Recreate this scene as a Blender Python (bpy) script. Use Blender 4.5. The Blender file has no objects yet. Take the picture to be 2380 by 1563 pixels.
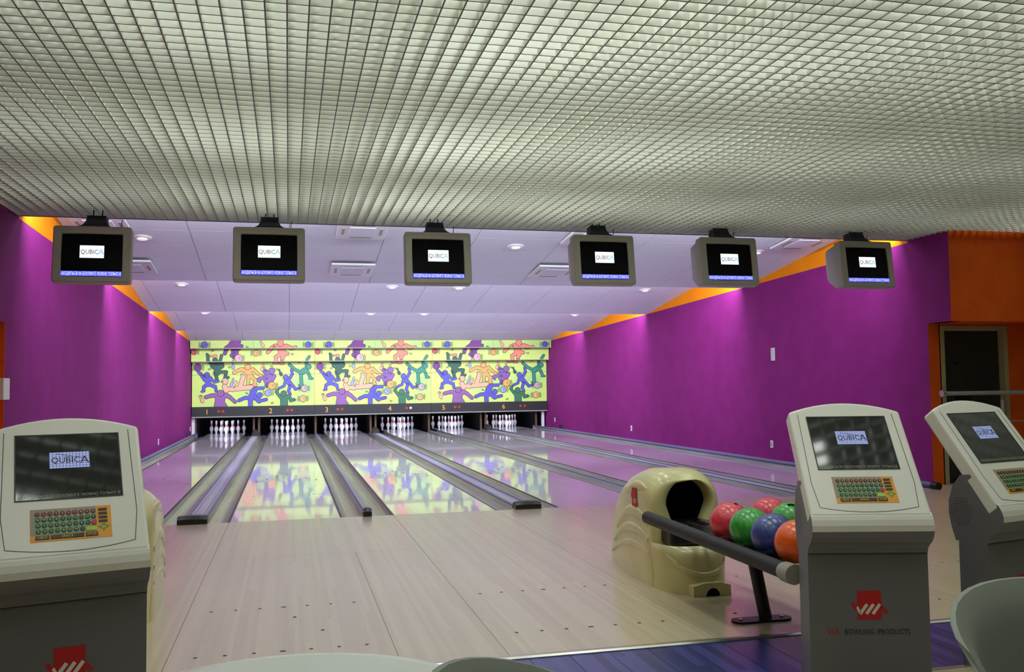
import bpy, bmesh, math, random
from math import sin, cos, pi, radians, sqrt, atan2
from mathutils import Matrix, Vector

random.seed(7)
scene = bpy.context.scene
COL = scene.collection

# ------------------------------------------------------------------ camera
CAM = (0.0265, -9.1803, 1.2572)
YAW, PITCH, ROLL, FPX = 0.2396, 0.055, -0.0135, 2129.38
fw = Vector((sin(YAW) * cos(PITCH), cos(YAW) * cos(PITCH), sin(PITCH)))
rt = Vector((cos(YAW), -sin(YAW), 0))
up = rt.cross(fw)
r2 = cos(ROLL) * rt + sin(ROLL) * up
u2 = -sin(ROLL) * rt + cos(ROLL) * up
cd = bpy.data.cameras.new('camera')
cam = bpy.data.objects.new('camera', cd)
COL.objects.link(cam)
m = Matrix.Identity(4)
for i in range(3):
    m[i][0], m[i][1], m[i][2], m[i][3] = r2[i], u2[i], -fw[i], CAM[i]
cam.matrix_world = m
cd.sensor_width = 36
cd.lens = FPX / 2380 * 36
cd.clip_start, cd.clip_end = 0.02, 100
scene.camera = cam

# ------------------------------------------------------------------ world, exposure
w = bpy.data.worlds.new('world')
scene.world = w
w.use_nodes = True
w.node_tree.nodes['Background'].inputs[0].default_value = (0.02, 0.02, 0.025, 1)
w.node_tree.nodes['Background'].inputs[1].default_value = 1.0
vs = scene.view_settings
vs.view_transform = 'Standard'
vs.look = 'None'
vs.gamma = 1.0
vs.use_curve_mapping = False
vs.exposure = 0.0
scene.cycles.max_bounces = 8
scene.cycles.diffuse_bounces = 4
scene.cycles.glossy_bounces = 4


def area(name, loc, target, sx, sy, power, color, spread=180):
    l = bpy.data.lights.new(name, 'AREA')
    l.shape = 'RECTANGLE'
    l.size, l.size_y = sx, sy
    l.energy = power
    l.color = color
    l.spread = radians(spread)
    o = bpy.data.objects.new(name, l)
    COL.objects.link(o)
    o.location = loc
    d = Vector(target) - Vector(loc)
    o.rotation_euler = d.to_track_quat('-Z', 'Y').to_euler()
    return o


# fluorescent tubes in the plenum above the open grid (rows running along the lanes)
P_TUBE = 20
for ix, (x, kx) in enumerate(((-1.75, 0.55), (-0.35, 0.95), (1.25, 1.35), (2.65, 1.05), (4.05, 0.65), (5.45, 0.45), (6.85, 0.4), (8.25, 0.8))):
    for iy, (y, ky) in enumerate(((-9.4, 0.12), (-7.4, 0.85), (-5.3, 1.0), (-3.2, 1.05), (-1.1, 1.0))):
        area('plenum_tube', (x, y, 3.92), (x, y, 0), 0.45, 1.2, P_TUBE * kx * ky, (0.93, 1.0, 0.92))
# cove tubes hidden behind each step of the ceiling over the lanes, aimed at the pins
for (y, z, pw) in ((0.95, 3.24, 220), (5.2, 3.14, 290), (9.55, 3.04, 290), (13.9, 2.94, 230)):
    for k in range(4):
        x = -2.58 + (k + 0.5) * 10.18 / 4
        area('cove_tube', (x, y, z), (x, y + 1.0, z - 0.4), 2.5, 0.10, pw / 4, (0.77, 0.81, 1.0))

# pin lamps under the masking
LANE_C = [-1.707, 0.0, 1.559, 3.266, 4.825, 6.532]
for x in LANE_C:
    area('pin_lamp', (x, 17.78, 0.60), (x, 18.75, 0.12), 0.95, 0.06, 10, (0.80, 0.82, 1.0))

# ------------------------------------------------------------------ helpers


def lin(c):
    c = c / 255.0
    return c / 12.92 if c <= 0.04045 else ((c + 0.055) / 1.055) ** 2.4


def rgb(r, g, b):
    return (lin(r), lin(g), lin(b), 1)


MATS = {}


def mat(name, col, rough=0.5, metal=0.0, coat=0.0, spec=0.5, emit=None, estr=0.0, coat_rough=0.05):
    if name in MATS:
        return MATS[name]
    m = bpy.data.materials.new(name)
    m.use_nodes = True
    b = m.node_tree.nodes['Principled BSDF']
    b.inputs['Base Color'].default_value = col
    b.inputs['Roughness'].default_value = rough
    b.inputs['Metallic'].default_value = metal
    b.inputs['Coat Weight'].default_value = coat
    b.inputs['Coat Roughness'].default_value = coat_rough
    b.inputs['Specular IOR Level'].default_value = spec
    if emit:
        b.inputs['Emission Color'].default_value = emit
        b.inputs['Emission Strength'].default_value = estr
    MATS[name] = m
    return m


def nodes(m):
    return m.node_tree.nodes, m.node_tree.links, m.node_tree.nodes['Principled BSDF']


def noise_tint(m, c1, c2, scale=(1, 1, 1), nscale=5.0, detail=4, bump=0.0, bscale=None, coord='Object', lo=0.35, hi=0.65):
    N, L, b = nodes(m)
    tc = N.new('ShaderNodeTexCoord')
    mp = N.new('ShaderNodeMapping')
    mp.inputs['Scale'].default_value = scale
    nz = N.new('ShaderNodeTexNoise')
    nz.inputs['Scale'].default_value = nscale
    nz.inputs['Detail'].default_value = detail
    rp = N.new('ShaderNodeValToRGB')
    rp.color_ramp.elements[0].position = lo
    rp.color_ramp.elements[1].position = hi
    rp.color_ramp.elements[0].color = c1
    rp.color_ramp.elements[1].color = c2
    L.new(tc.outputs[coord], mp.inputs[0])
    L.new(mp.outputs[0], nz.inputs['Vector'])
    L.new(nz.outputs['Fac'], rp.inputs[0])
    L.new(rp.outputs[0], b.inputs['Base Color'])
    if bump:
        bp = N.new('ShaderNodeBump')
        bp.inputs['Strength'].default_value = bump
        bp.inputs['Distance'].default_value = 0.01
        if bscale:
            n2 = N.new('ShaderNodeTexNoise')
            n2.inputs['Scale'].default_value = bscale
            L.new(tc.outputs[coord], n2.inputs['Vector'])
            L.new(n2.outputs['Fac'], bp.inputs['Height'])
        else:
            L.new(nz.outputs['Fac'], bp.inputs['Height'])
        L.new(bp.outputs[0], b.inputs['Normal'])
    return m


def wood_strip(m, c1, c2, c3, board=0.0264, length=1.4):
    """narrow boards running along Y: per-board tint plus long grain"""
    N, L, b = nodes(m)
    tc = N.new('ShaderNodeTexCoord')
    sep = N.new('ShaderNodeSeparateXYZ')
    L.new(tc.outputs['Object'], sep.inputs[0])
    dv = N.new('ShaderNodeMath'); dv.operation = 'DIVIDE'; dv.inputs[1].default_value = board
    L.new(sep.outputs['X'], dv.inputs[0])
    fl = N.new('ShaderNodeMath'); fl.operation = 'FLOOR'
    L.new(dv.outputs[0], fl.inputs[0])
    dy = N.new('ShaderNodeMath'); dy.operation = 'MULTIPLY_ADD'; dy.inputs[1].default_value = 0.37
    L.new(fl.outputs[0], dy.inputs[0])
    dl = N.new('ShaderNodeMath'); dl.operation = 'DIVIDE'; dl.inputs[1].default_value = length
    L.new(sep.outputs['Y'], dl.inputs[0])
    L.new(dl.outputs[0], dy.inputs[2])
    fy = N.new('ShaderNodeMath'); fy.operation = 'FLOOR'
    L.new(dy.outputs[0], fy.inputs[0])
    cb = N.new('ShaderNodeCombineXYZ')
    L.new(fl.outputs[0], cb.inputs[0]); L.new(fy.outputs[0], cb.inputs[1])
    wn = N.new('ShaderNodeTexWhiteNoise'); wn.noise_dimensions = '2D'
    L.new(cb.outputs[0], wn.inputs['Vector'])
    mp = N.new('ShaderNodeMapping'); mp.inputs['Scale'].default_value = (90, 1.6, 1)
    L.new(tc.outputs['Object'], mp.inputs[0])
    nz = N.new('ShaderNodeTexNoise'); nz.inputs['Scale'].default_value = 1.0; nz.inputs['Detail'].default_value = 3
    L.new(mp.outputs[0], nz.inputs['Vector'])
    ad = N.new('ShaderNodeMath'); ad.operation = 'MULTIPLY_ADD'; ad.inputs[1].default_value = 0.55
    L.new(wn.outputs['Value'], ad.inputs[0])
    hf = N.new('ShaderNodeMath'); hf.operation = 'MULTIPLY'; hf.inputs[1].default_value = 0.45
    L.new(nz.outputs['Fac'], hf.inputs[0]); L.new(hf.outputs[0], ad.inputs[2])
    rp = N.new('ShaderNodeValToRGB')
    e = rp.color_ramp.elements
    e[0].position, e[0].color = 0.1, c1
    e[1].position, e[1].color = 0.8, c3
    k = e.new(0.45); k.color = c2
    L.new(ad.outputs[0], rp.inputs[0])
    L.new(rp.outputs[0], b.inputs['Base Color'])
    return m


class MB:
    """collects faces and builds ONE mesh object"""

    def __init__(s):
        s.v, s.f, s.mi, s.sm = [], [], [], []

    def add(s, vs, fs, mi=0, smooth=False):
        o = len(s.v)
        s.v += [tuple(x) for x in vs]
        for f in fs:
            s.f.append([i + o for i in f]); s.mi.append(mi); s.sm.append(smooth)
        return s

    def box(s, x0, x1, y0, y1, z0, z1, mi=0):
        v = [(x0, y0, z0), (x1, y0, z0), (x1, y1, z0), (x0, y1, z0), (x0, y0, z1), (x1, y0, z1), (x1, y1, z1), (x0, y1, z1)]
        return s.add(v, [(0, 3, 2, 1), (4, 5, 6, 7), (0, 1, 5, 4), (1, 2, 6, 5), (2, 3, 7, 6), (3, 0, 4, 7)], mi)

    def prism(s, poly, axis, a, b, mi=0, smooth=False):
        """extrude 2D poly along axis; poly coords are the other two axes in order"""
        n = len(poly)
        def P(p, t):
            return (t, p[0], p[1]) if axis == 'x' else (p[0], t, p[1]) if axis == 'y' else (p[0], p[1], t)
        v = [P(p, a) for p in poly] + [P(p, b) for p in poly]
        s.add(v, [list(range(n))[::-1], [n + i for i in range(n)]], mi)
        s.add(v, [(i, (i + 1) % n, n + (i + 1) % n, n + i) for i in range(n)], mi, smooth)
        return s

    def tube(s, p0, p1, r, n=14, mi=0, r1=None, caps=True):
        p0, p1 = Vector(p0), Vector(p1)
        d = (p1 - p0).normalized()
        a = d.orthogonal().normalized(); b = d.cross(a)
        r1 = r if r1 is None else r1
        v = [p0 + (a * cos(2 * pi * i / n) + b * sin(2 * pi * i / n)) * r for i in range(n)]
        v += [p1 + (a * cos(2 * pi * i / n) + b * sin(2 * pi * i / n)) * r1 for i in range(n)]
        s.add(v, [(i, (i + 1) % n, n + (i + 1) % n, n + i) for i in range(n)], mi, True)
        if caps:
            s.add(v, [list(range(n))[::-1], [n + i for i in range(n)]], mi)
        return s

    def lathe(s, prof, n=24, mi=0, cx=0, cy=0, cz=0, mfun=None):
        """prof: (r, z) list from bottom to top"""
        vs_ = []
        for r, z in prof:
            for i in range(n):
                vs_.append((cx + r * cos(2 * pi * i / n), cy + r * sin(2 * pi * i / n), cz + z))
        for k in range(len(prof) - 1):
            mm = mfun(k) if mfun else mi
            base = k * n
            s.add([vs_[base + j] for j in range(2 * n)], [(i, (i + 1) % n, n + (i + 1) % n, n + i) for i in range(n)], mm, True)
        if prof[0][0] > 1e-5:
            s.add(vs_[:n], [list(range(n))[::-1]], mfun(0) if mfun else mi)
        if prof[-1][0] > 1e-5:
            s.add(vs_[-n:], [list(range(n))], mfun(len(prof) - 2) if mfun else mi)
        return s

    def loft(s, rings, mi=0, closed=True, caps=True, smooth=True):
        n = len(rings[0])
        v = [p for r in rings for p in r]
        fs = []
        rng = range(n) if closed else range(n - 1)
        for k in range(len(rings) - 1):
            for i in rng:
                j = (i + 1) % n
                fs.append((k * n + i, k * n + j, (k + 1) * n + j, (k + 1) * n + i))
        s.add(v, fs, mi, smooth)
        if caps and closed:
            s.add(rings[0], [list(range(n))[::-1]], mi); s.add(rings[-1], [list(range(n))], mi)
        return s

    def mesh(s, name, mats):
        me = bpy.data.meshes.new(name)
        me.from_pydata(s.v, [], s.f)
        for m_ in (mats if isinstance(mats, (list, tuple)) else [mats]):
            me.materials.append(m_)
        me.polygons.foreach_set('material_index', s.mi)
        me.polygons.foreach_set('use_smooth', s.sm)
        me.update()
        return me

    def build(s, name, mats, parent=None, weld=False, bevel=0.0, seg=2, recalc=True, subsurf=0):
        me = s.mesh(name, mats)
        if weld or recalc:
            bm = bmesh.new(); bm.from_mesh(me)
            if weld:
                bmesh.ops.remove_doubles(bm, verts=bm.verts, dist=1e-5)
            bmesh.ops.recalc_face_normals(bm, faces=bm.faces)
            bm.to_mesh(me); bm.free()
        return link(name, me, parent, bevel, seg, subsurf)


def link(name, me, parent=None, bevel=0.0, seg=2, subsurf=0):
    o = bpy.data.objects.new(name, me)
    COL.objects.link(o)
    o.parent = parent
    if bevel:
        md = o.modifiers.new('bevel', 'BEVEL')
        md.width = bevel; md.segments = seg; md.limit_method = 'ANGLE'; md.angle_limit = radians(35)
        md.harden_normals = False
    if subsurf:
        md = o.modifiers.new('sub', 'SUBSURF'); md.levels = md.render_levels = subsurf
    return o


def tag(o, label=None, cat=None, group=None, kind=None):
    if label: o['label'] = label
    if cat: o['category'] = cat
    if group: o['group'] = group
    if kind: o['kind'] = kind
    return o


def empty(name, loc=(0, 0, 0), rz=0.0, parent=None):
    o = bpy.data.objects.new(name, None)
    COL.objects.link(o)
    o.location = loc
    o.rotation_euler = (0, 0, rz)
    o.empty_display_size = 0.1
    o.parent = parent
    return o


def copy_tree(o, parent=None):
    c = o.copy()
    COL.objects.link(c)
    c.parent = parent
    for ch in list(o.children):
        copy_tree(ch, c)
    return c


_txt = {}


def text_polys(body, size=1.0):
    """flat text as (verts, faces), centred on x, baseline at 0"""
    if body not in _txt:
        cu = bpy.data.curves.new('t', 'FONT')
        cu.body = body
        cu.align_x = 'CENTER'
        cu.size = 1.0
        cu.resolution_u = 2
        o = bpy.data.objects.new('t', cu)
        COL.objects.link(o)
        dg = bpy.context.evaluated_depsgraph_get()
        me = bpy.data.meshes.new_from_object(o.evaluated_get(dg))
        _txt[body] = ([tuple(v.co) for v in me.vertices], [tuple(p.vertices) for p in me.polygons])
        bpy.data.objects.remove(o); bpy.data.curves.remove(cu); bpy.data.meshes.remove(me)
    v, f = _txt[body]
    return [(a[0] * size, a[1] * size) for a in v], f


def add_text(mb, body, size, fn, mi=0, width=None):
    v, f = text_polys(body, size)
    if width and v:
        x0 = min(a[0] for a in v); x1 = max(a[0] for a in v)
        k = width / (x1 - x0); v = [((a[0] - (x0 + x1) / 2) * k, a[1]) for a in v]
    mb.add([fn(a[0], a[1]) for a in v], f, mi)


# ------------------------------------------------------------------ materials
M_purple = noise_tint(mat('purple_paint', rgb(134, 32, 112), 0.75, spec=0.2), rgb(130, 30, 108), rgb(137, 35, 116), nscale=3, bump=0.15, bscale=140)
M_orange = noise_tint(mat('orange_paint', rgb(226, 92, 10), 0.6, spec=0.3), rgb(220, 86, 8), rgb(230, 98, 14), nscale=3, bump=0.1, bscale=140)
M_wedge = noise_tint(mat('amber_paint', rgb(236, 138, 2), 0.7, spec=0.15), rgb(234, 136, 2), rgb(238, 142, 4), nscale=3)
M_tile = noise_tint(mat('ceiling_tile_white', rgb(222, 222, 232), 0.85, spec=0.2), rgb(218, 219, 228), rgb(227, 227, 236), nscale=40, bump=0.1)
M_dark = mat('black_void', rgb(12, 12, 14), 0.9, spec=0.1)
M_slab = mat('plenum_grey', rgb(150, 152, 148), 0.9)
M_blade = mat('grid_blade_white', rgb(214, 216, 206), 0.38, spec=0.5)
M_white = mat('white_plastic', rgb(225, 225, 222), 0.4)
M_lane = wood_strip(mat('lane_maple', (0.6, 0.5, 0.4, 1), 0.30, coat=0.9, coat_rough=0.045, spec=0.4), rgb(200, 192, 198), rgb(208, 200, 206), rgb(215, 208, 214), length=3.0)
def waves(m_, amt):
    N, L, b = nodes(m_)
    tc = N.new('ShaderNodeTexCoord')
    mp = N.new('ShaderNodeMapping'); mp.inputs['Scale'].default_value = (0.6, 1.6, 1)
    nz = N.new('ShaderNodeTexNoise'); nz.inputs['Scale'].default_value = 1.0; nz.inputs['Detail'].default_value = 1.0
    bp = N.new('ShaderNodeBump'); bp.inputs['Strength'].default_value = amt; bp.inputs['Distance'].default_value = 0.01
    L.new(tc.outputs['Object'], mp.inputs[0]); L.new(mp.outputs[0], nz.inputs['Vector'])
    L.new(nz.outputs['Fac'], bp.inputs['Height']); L.new(bp.outputs[0], b.inputs['Normal']); L.new(bp.outputs[0], b.inputs['Coat Normal'])
waves(M_lane, 0.12)
M_appr = wood_strip(mat('approach_maple', (0.6, 0.5, 0.4, 1), 0.32, coat=0.6, coat_rough=0.16), rgb(188, 174, 146), rgb(196, 182, 153), rgb(203, 190, 162), length=3.0)
M_blue = wood_strip(mat('blue_plank', (0.05, 0.06, 0.2, 1), 0.3, coat=0.3, coat_rough=0.2), rgb(38, 43, 94), rgb(50, 56, 120), rgb(66, 73, 142), board=0.05, length=1.0)
M_gut = noise_tint(mat('gutter_grey', rgb(150, 148, 138), 0.3, coat=0.4, coat_rough=0.15), rgb(104, 102, 90), rgb(140, 138, 124), scale=(40, 0.6, 1), nscale=1.5)
M_div = noise_tint(mat('divider_grey', rgb(166, 164, 172), 0.6), rgb(158, 156, 164), rgb(172, 170, 178), scale=(10, 0.4, 1), nscale=2)
M_rub = mat('black_rubber', rgb(30, 30, 32), 0.45)
M_cap = mat('black_cap', rgb(26, 26, 28), 0.25)
M_bluecap = mat('blue_grey_edge', rgb(104, 106, 138), 0.4)
M_steel = mat('trim_steel', rgb(210, 208, 200), 0.28, metal=0.9)
M_bez = noise_tint(mat('monitor_grey', rgb(165, 161, 150), 0.6), rgb(161, 157, 146), rgb(169, 165, 154), nscale=300)
M_scr = mat('screen_glass', rgb(4, 4, 7), 0.15, spec=0.12)
M_glow = mat('logo_white_glow', rgb(235, 245, 255), 0.5, emit=(0.86, 0.93, 1.0, 1), estr=1.05)
M_tick = mat('ticker_blue_glow', rgb(50, 50, 190), 0.5, emit=(0.09, 0.10, 0.72, 1), estr=1.1)
M_tickt = mat('ticker_text_glow', rgb(220, 225, 255), 0.5, emit=(0.75, 0.8, 1, 1), estr=1.1)
M_ink = mat('dark_ink', rgb(20, 24, 40), 0.5)
M_cyan = mat('cyan_ink', rgb(120, 200, 220), 0.5, emit=(0.3, 0.7, 0.85, 1), estr=0.6)
M_kiosk = noise_tint(mat('kiosk_silver', rgb(228, 226, 216), 0.42, metal=0.0, coat=0.3, coat_rough=0.2), rgb(226, 224, 214), rgb(231, 229, 219), nscale=500, detail=1)
M_kshade = noise_tint(mat('kiosk_shade_grey', rgb(108, 108, 112), 0.45), rgb(105, 105, 109), rgb(111, 111, 115), nscale=500, detail=1)  # darker copy of the console silver: shade below the head painted in
M_kscr = mat('kiosk_screen_glass', rgb(30, 32, 32), 0.06, spec=0.7)
M_klogo = mat('kiosk_logo_glow', rgb(150, 160, 215), 0.5, emit=(0.36, 0.42, 0.78, 1), estr=0.55)
M_kline = mat('kiosk_logo_line', rgb(70, 76, 120), 0.5)
M_ktick = mat('kiosk_ticker_ink', rgb(120, 130, 110), 0.5, emit=(0.2, 0.23, 0.16, 1), estr=0.25)
M_korange = mat('keyboard_orange', rgb(240, 160, 20), 0.4)
M_kgrey = mat('keyboard_grey', rgb(150, 150, 142), 0.45)
M_kkey = mat('key_black', rgb(22, 26, 20), 0.35)
M_kgreen = mat('key_green', rgb(70, 165, 70), 0.4)
M_kring = mat('key_orange_ring', rgb(214, 96, 40), 0.4)
M_kred = mat('key_red', rgb(200, 40, 50), 0.4)
M_kyel = mat('key_yellow_green', rgb(190, 205, 60), 0.4)
M_kwht = mat('key_letter', rgb(225, 225, 180), 0.5)
M_red = mat('logo_red', rgb(190, 22, 32), 0.5)
M_cream = noise_tint(mat('return_cream', rgb(214, 206, 150), 0.32, coat=0.5, coat_rough=0.12), rgb(208, 200, 144), rgb(218, 210, 156), nscale=6)
M_foam = mat('rack_foam_black', rgb(40, 41, 46), 0.6)
M_rackgrey = mat('rack_end_grey', rgb(160, 158, 146), 0.45)
M_blackmet = mat('black_metal', rgb(34, 28, 40), 0.35, metal=0.3)
M_pin = mat('pin_white', rgb(236, 236, 240), 0.2, coat=0.6)
M_stripe = mat('pin_red', rgb(186, 14, 34), 0.4)
M_wood = noise_tint(mat('kickback_brown', rgb(96, 72, 44), 0.6), rgb(80, 58, 34), rgb(110, 84, 52), scale=(1, 1, 14), nscale=3)
M_sign = mat('sign_black', rgb(36, 37, 36), 0.45)
M_num = mat('number_amber', rgb(250, 175, 30), 0.5)
M_lamp = mat('lamp_red', rgb(190, 45, 20), 0.35)
M_lampw = mat('lamp_white', rgb(235, 210, 200), 0.35)
M_lip = mat('lip_grey', rgb(150, 152, 140), 0.5)
M_table = noise_tint(mat('table_grey_green', rgb(226, 231, 223), 0.3, coat=0.4, coat_rough=0.15), rgb(223, 228, 220), rgb(229, 234, 226), nscale=200)
M_chair = noise_tint(mat('chair_grey_plastic', rgb(146, 150, 140), 0.5), rgb(142, 146, 136), rgb(149, 153, 143), nscale=400)
M_chrome = mat('chrome', rgb(200, 200, 205), 0.15, metal=1.0)
M_door = noise_tint(mat('dark_door', rgb(46, 42, 36), 0.45), rgb(42, 38, 33), rgb(50, 46, 40), scale=(8, 8, 1), nscale=2)
M_frame = mat('door_frame_beige', rgb(170, 160, 120), 0.5)
M_rail = mat('rail_grey', rgb(188, 184, 190), 0.35, metal=0.4)
M_plate = mat('black_plate', rgb(14, 14, 14), 0.4)
M_hump = mat('hump_dark', rgb(50, 48, 42), 0.7)
M_backwall = noise_tint(mat('rear_wall_paint', rgb(70, 60, 62), 0.8), rgb(66, 56, 58), rgb(74, 64, 66), nscale=2)

# ------------------------------------------------------------------ setting: constants
XL, XR, XF = -2.58, 7.60, 10.6
YB = -11.0           # wall behind the camera
GZ, GE = 3.02, 0.75  # grid ceiling height and front edge


def ptop(y):         # top of the purple paint
    return 2.99 - (y - 1.0) * 0.0242


BAYS = [(0.75, 5.1), (5.1, 9.45), (9.45, 13.8), (13.8, 16.95)]
SL = 0.1352


def bayz(i, y):
    return ptop(BAYS[i][1]) + SL * (BAYS[i][1] - y)


# ------------------------------------------------------------------ left and right walls
mb = MB()
# left wall: purple below, amber wedges up to the bays, doorway with orange reveal near the camera
mb.prism([(0.37, -0.15), (19.6, -0.15), (19.6, ptop(19.6)), (0.37, ptop(0.37))], 'x', XL - 0.15, XL)
mb.prism([(YB, 1.93), (0.37, 1.93), (0.37, 4.15), (YB, 4.15)], 'x', XL - 0.15, XL)
mb.prism([(0.37, ptop(0.37) - 0.01), (0.77, ptop(0.77) - 0.001), (0.77, 4.15), (0.37, 4.15)], 'x', XL - 0.15, XL)
wl = tag(mb.build('wall_left', M_purple), 'purple painted side wall left of the lanes', kind='structure')
mb = MB().box(XL - 0.45, XL - 0.15, YB, 0.37, -0.15, 1.93)
o = mb.build('recess_panel', M_orange, wl)
mb = MB()
mb.prism([(0.37, -0.15), (0.37, 1.93), (0.36, 1.93), (0.36, -0.15)], 'x', XL - 0.15, XL - 0.001)
mb.build('reveal', M_orange, wl)
mb = MB().box(XL - 0.16, XL + 0.012, 0.30, 0.50, 1.195, 1.40)
mb.build('wall_box', M_white, wl, bevel=0.004)
for s, x0, x1, par in ((-1, XL - 0.15, XL - 0.0005, wl),):
    mb = MB().prism([(0.775, ptop(0.775)), (19.6, ptop(19.6)), (19.6, 4.15), (0.775, 4.15)], 'x', x0, x1)
    mb.build('upper_band', M_wedge, par)

mb = MB()
mb.prism([(0.452, -0.15), (19.6, -0.15), (19.6, ptop(19.6)), (0.452, ptop(0.45))], 'x', XR, XR + 0.15)
mb.prism([(0.04, 1.955), (0.45, 1.955), (0.45, 4.15), (0.04, 4.15)], 'x', XR, XR + 0.15)
mb.prism([(0.452, ptop(0.452) - 0.001), (0.77, ptop(0.77) - 0.001), (0.77, 4.15), (0.452, 4.15)], 'x', XR, XR + 0.15)
wr = tag(mb.build('wall_right', M_purple), 'purple painted side wall right of the lanes', kind='structure')
MB().prism([(0.775, ptop(0.775)), (19.6, ptop(19.6)), (19.6, 4.15), (0.775, 4.15)], 'x', XR + 0.0005, XR + 0.15).build('upper_band', M_wedge, wr)

# orange block over the door and the door wall
mb = MB()
mb.box(XR + 0.001, XF, 0.035, 0.4495, 1.955, 4.15)
wf = tag(mb.build('wall_front', M_orange), 'orange painted wall and soffit above the dark door', kind='structure')
mb = MB()
mb.box(XR + 0.001, 7.77, 0.4505, 0.4515, -0.15, 1.955)
mb.box(XR + 0.151, 7.77, 0.4505, 0.60, -0.15, 1.955)
mb.box(8.73, XF, 0.45, 0.60, -0.15, 1.955)
mb.box(7.77, 8.73, 0.45, 0.60, 1.925, 1.955)
tag(mb.build('wall_front', M_orange), 'orange painted recessed wall around the dark door', kind='structure')
d = empty('door_1', (8.25, 0.45, 0))
tag(d, 'dark brown door in a pale frame under the orange block', kind='structure')
MB().box(-0.43, 0.43, 0.09, 0.13, 0.0, 1.87).build('leaf', M_door, d)
MB().box(-0.40, 0.10, 0.082, 0.09, 0.06, 1.50).build('inner_panel', M_door, d, bevel=0.004)
MB().box(-0.24, -0.02, 0.074, 0.0825, 0.98, 1.09).build('sign_plate', M_plate, d)
mb = MB().tube((-0.20, 0.06, 1.47), (-0.20, 0.09, 1.47), 0.022)
mb.build('peephole', M_plate, d)
mb = MB()
mb.box(-0.485, -0.43, -0.012, 0.14, 0, 1.93)
mb.box(0.43, 0.485, -0.012, 0.14, 0, 1.93)
mb.box(-0.43, 0.43, -0.012, 0.14, 1.87, 1.93)
mb.build('door_frame', M_frame, d, bevel=0.005)
MB().box(-0.46, -0.452, -0.03, -0.012, 0.0, 1.05).build('conduit', M_rail, d)

# remaining shell: far right wall, rear wall, pit wall, roof slab
tag(MB().box(XF, XF + 0.15, YB, 0.6, -0.15, 4.15).build('wall_side', M_backwall), 'plain side wall at the far right of the seating area', kind='structure')
tag(MB().box(XL - 0.5, XF + 0.15, YB - 0.15, YB, -0.15, 4.15).build('wall_back', M_backwall), 'plain wall behind the seating area', kind='structure')
tag(MB().box(XL, XR, 19.55, 19.7, -0.5, 3.7).build('wall_pit', M_dark), 'black curtain wall behind the pins', kind='structure')

# ------------------------------------------------------------------ grid ceiling: every blade is a part
cg = tag(MB().box(XL - 0.15, XF + 0.15, YB - 0.15, GE + 0.02, 4.15, 4.25).build('ceiling', M_slab), 'open white metal grid ceiling above the approach', kind='structure')
PITCHG = 0.10
BH = 0.07
M_blade_shade = mat('grid_underside_shade', rgb(120, 114, 126), 0.5)  # shade of the down-facing blade edges, put into their colour
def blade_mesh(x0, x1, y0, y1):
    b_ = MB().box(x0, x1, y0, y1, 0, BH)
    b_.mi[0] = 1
    return b_.mesh('blade', [M_blade, M_blade_shade])
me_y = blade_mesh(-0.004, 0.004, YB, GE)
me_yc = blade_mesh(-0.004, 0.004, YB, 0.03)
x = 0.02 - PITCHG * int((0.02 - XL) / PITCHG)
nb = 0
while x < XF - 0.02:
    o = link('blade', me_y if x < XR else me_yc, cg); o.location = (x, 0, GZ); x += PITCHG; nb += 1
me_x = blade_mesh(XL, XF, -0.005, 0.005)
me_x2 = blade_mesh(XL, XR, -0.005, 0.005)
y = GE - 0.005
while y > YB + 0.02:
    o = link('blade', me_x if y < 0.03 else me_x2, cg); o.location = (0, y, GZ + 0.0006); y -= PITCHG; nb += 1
MB().box(XL, XR, GE + 0.0005, GE + 0.012, GZ - 0.004, GZ + BH).build('edge_trim', M_rub, cg)

# ------------------------------------------------------------------ ceiling over the lanes: four sloping bays of tiles
for i, (y0, y1) in enumerate(BAYS):
    root = empty('ceiling', (0, 0, 0))
    tag(root, ['sloping white tiled ceiling bay nearest the hanging monitors', 'second sloping white tiled ceiling bay over the lanes',
               'third sloping white tiled ceiling bay over the lanes', 'sloping white tiled ceiling bay next to the painted masking panels'][i], kind='structure')
    MB().prism([(y0, bayz(i, y0) + 0.012), (y1, bayz(i, y1) + 0.012), (y1, bayz(i, y1) + 0.05), (y0, bayz(i, y0) + 0.05)], 'x', XL, XR).build('tile_carrier', mat('carrier_grey', rgb(150, 144, 158), 0.8), root)
    if i < 3:
        zt = bayz(i + 1, y1) + 0.03
        MB().box(XL, XR, y1, y1 + 0.02, bayz(i, y1) - 0.002, zt).build('riser', M_tile, root)
    nr = 7 if i < 3 else 5
    dy = (y1 - y0) / nr
    xs = [-3.56 + 1.2 * k for k in range(11)]
    for k in range(10):
        a, b = max(xs[k], XL) + 0.004, min(xs[k + 1], XR) - 0.004
        if b - a < 0.05:
            continue
        L = dy / cos(math.atan(SL)) - 0.008
        me = MB().box(a, b, 0, L, 0, 0.012).mesh('ceiling_tile', M_tile)
        for r in range(nr):
            o = link('ceiling_tile', me, root)
            ya = y0 + r * dy + 0.004
            o.location = (0, ya, bayz(i, ya))
            o.rotation_euler = (-math.atan(SL), 0, 0)

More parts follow.
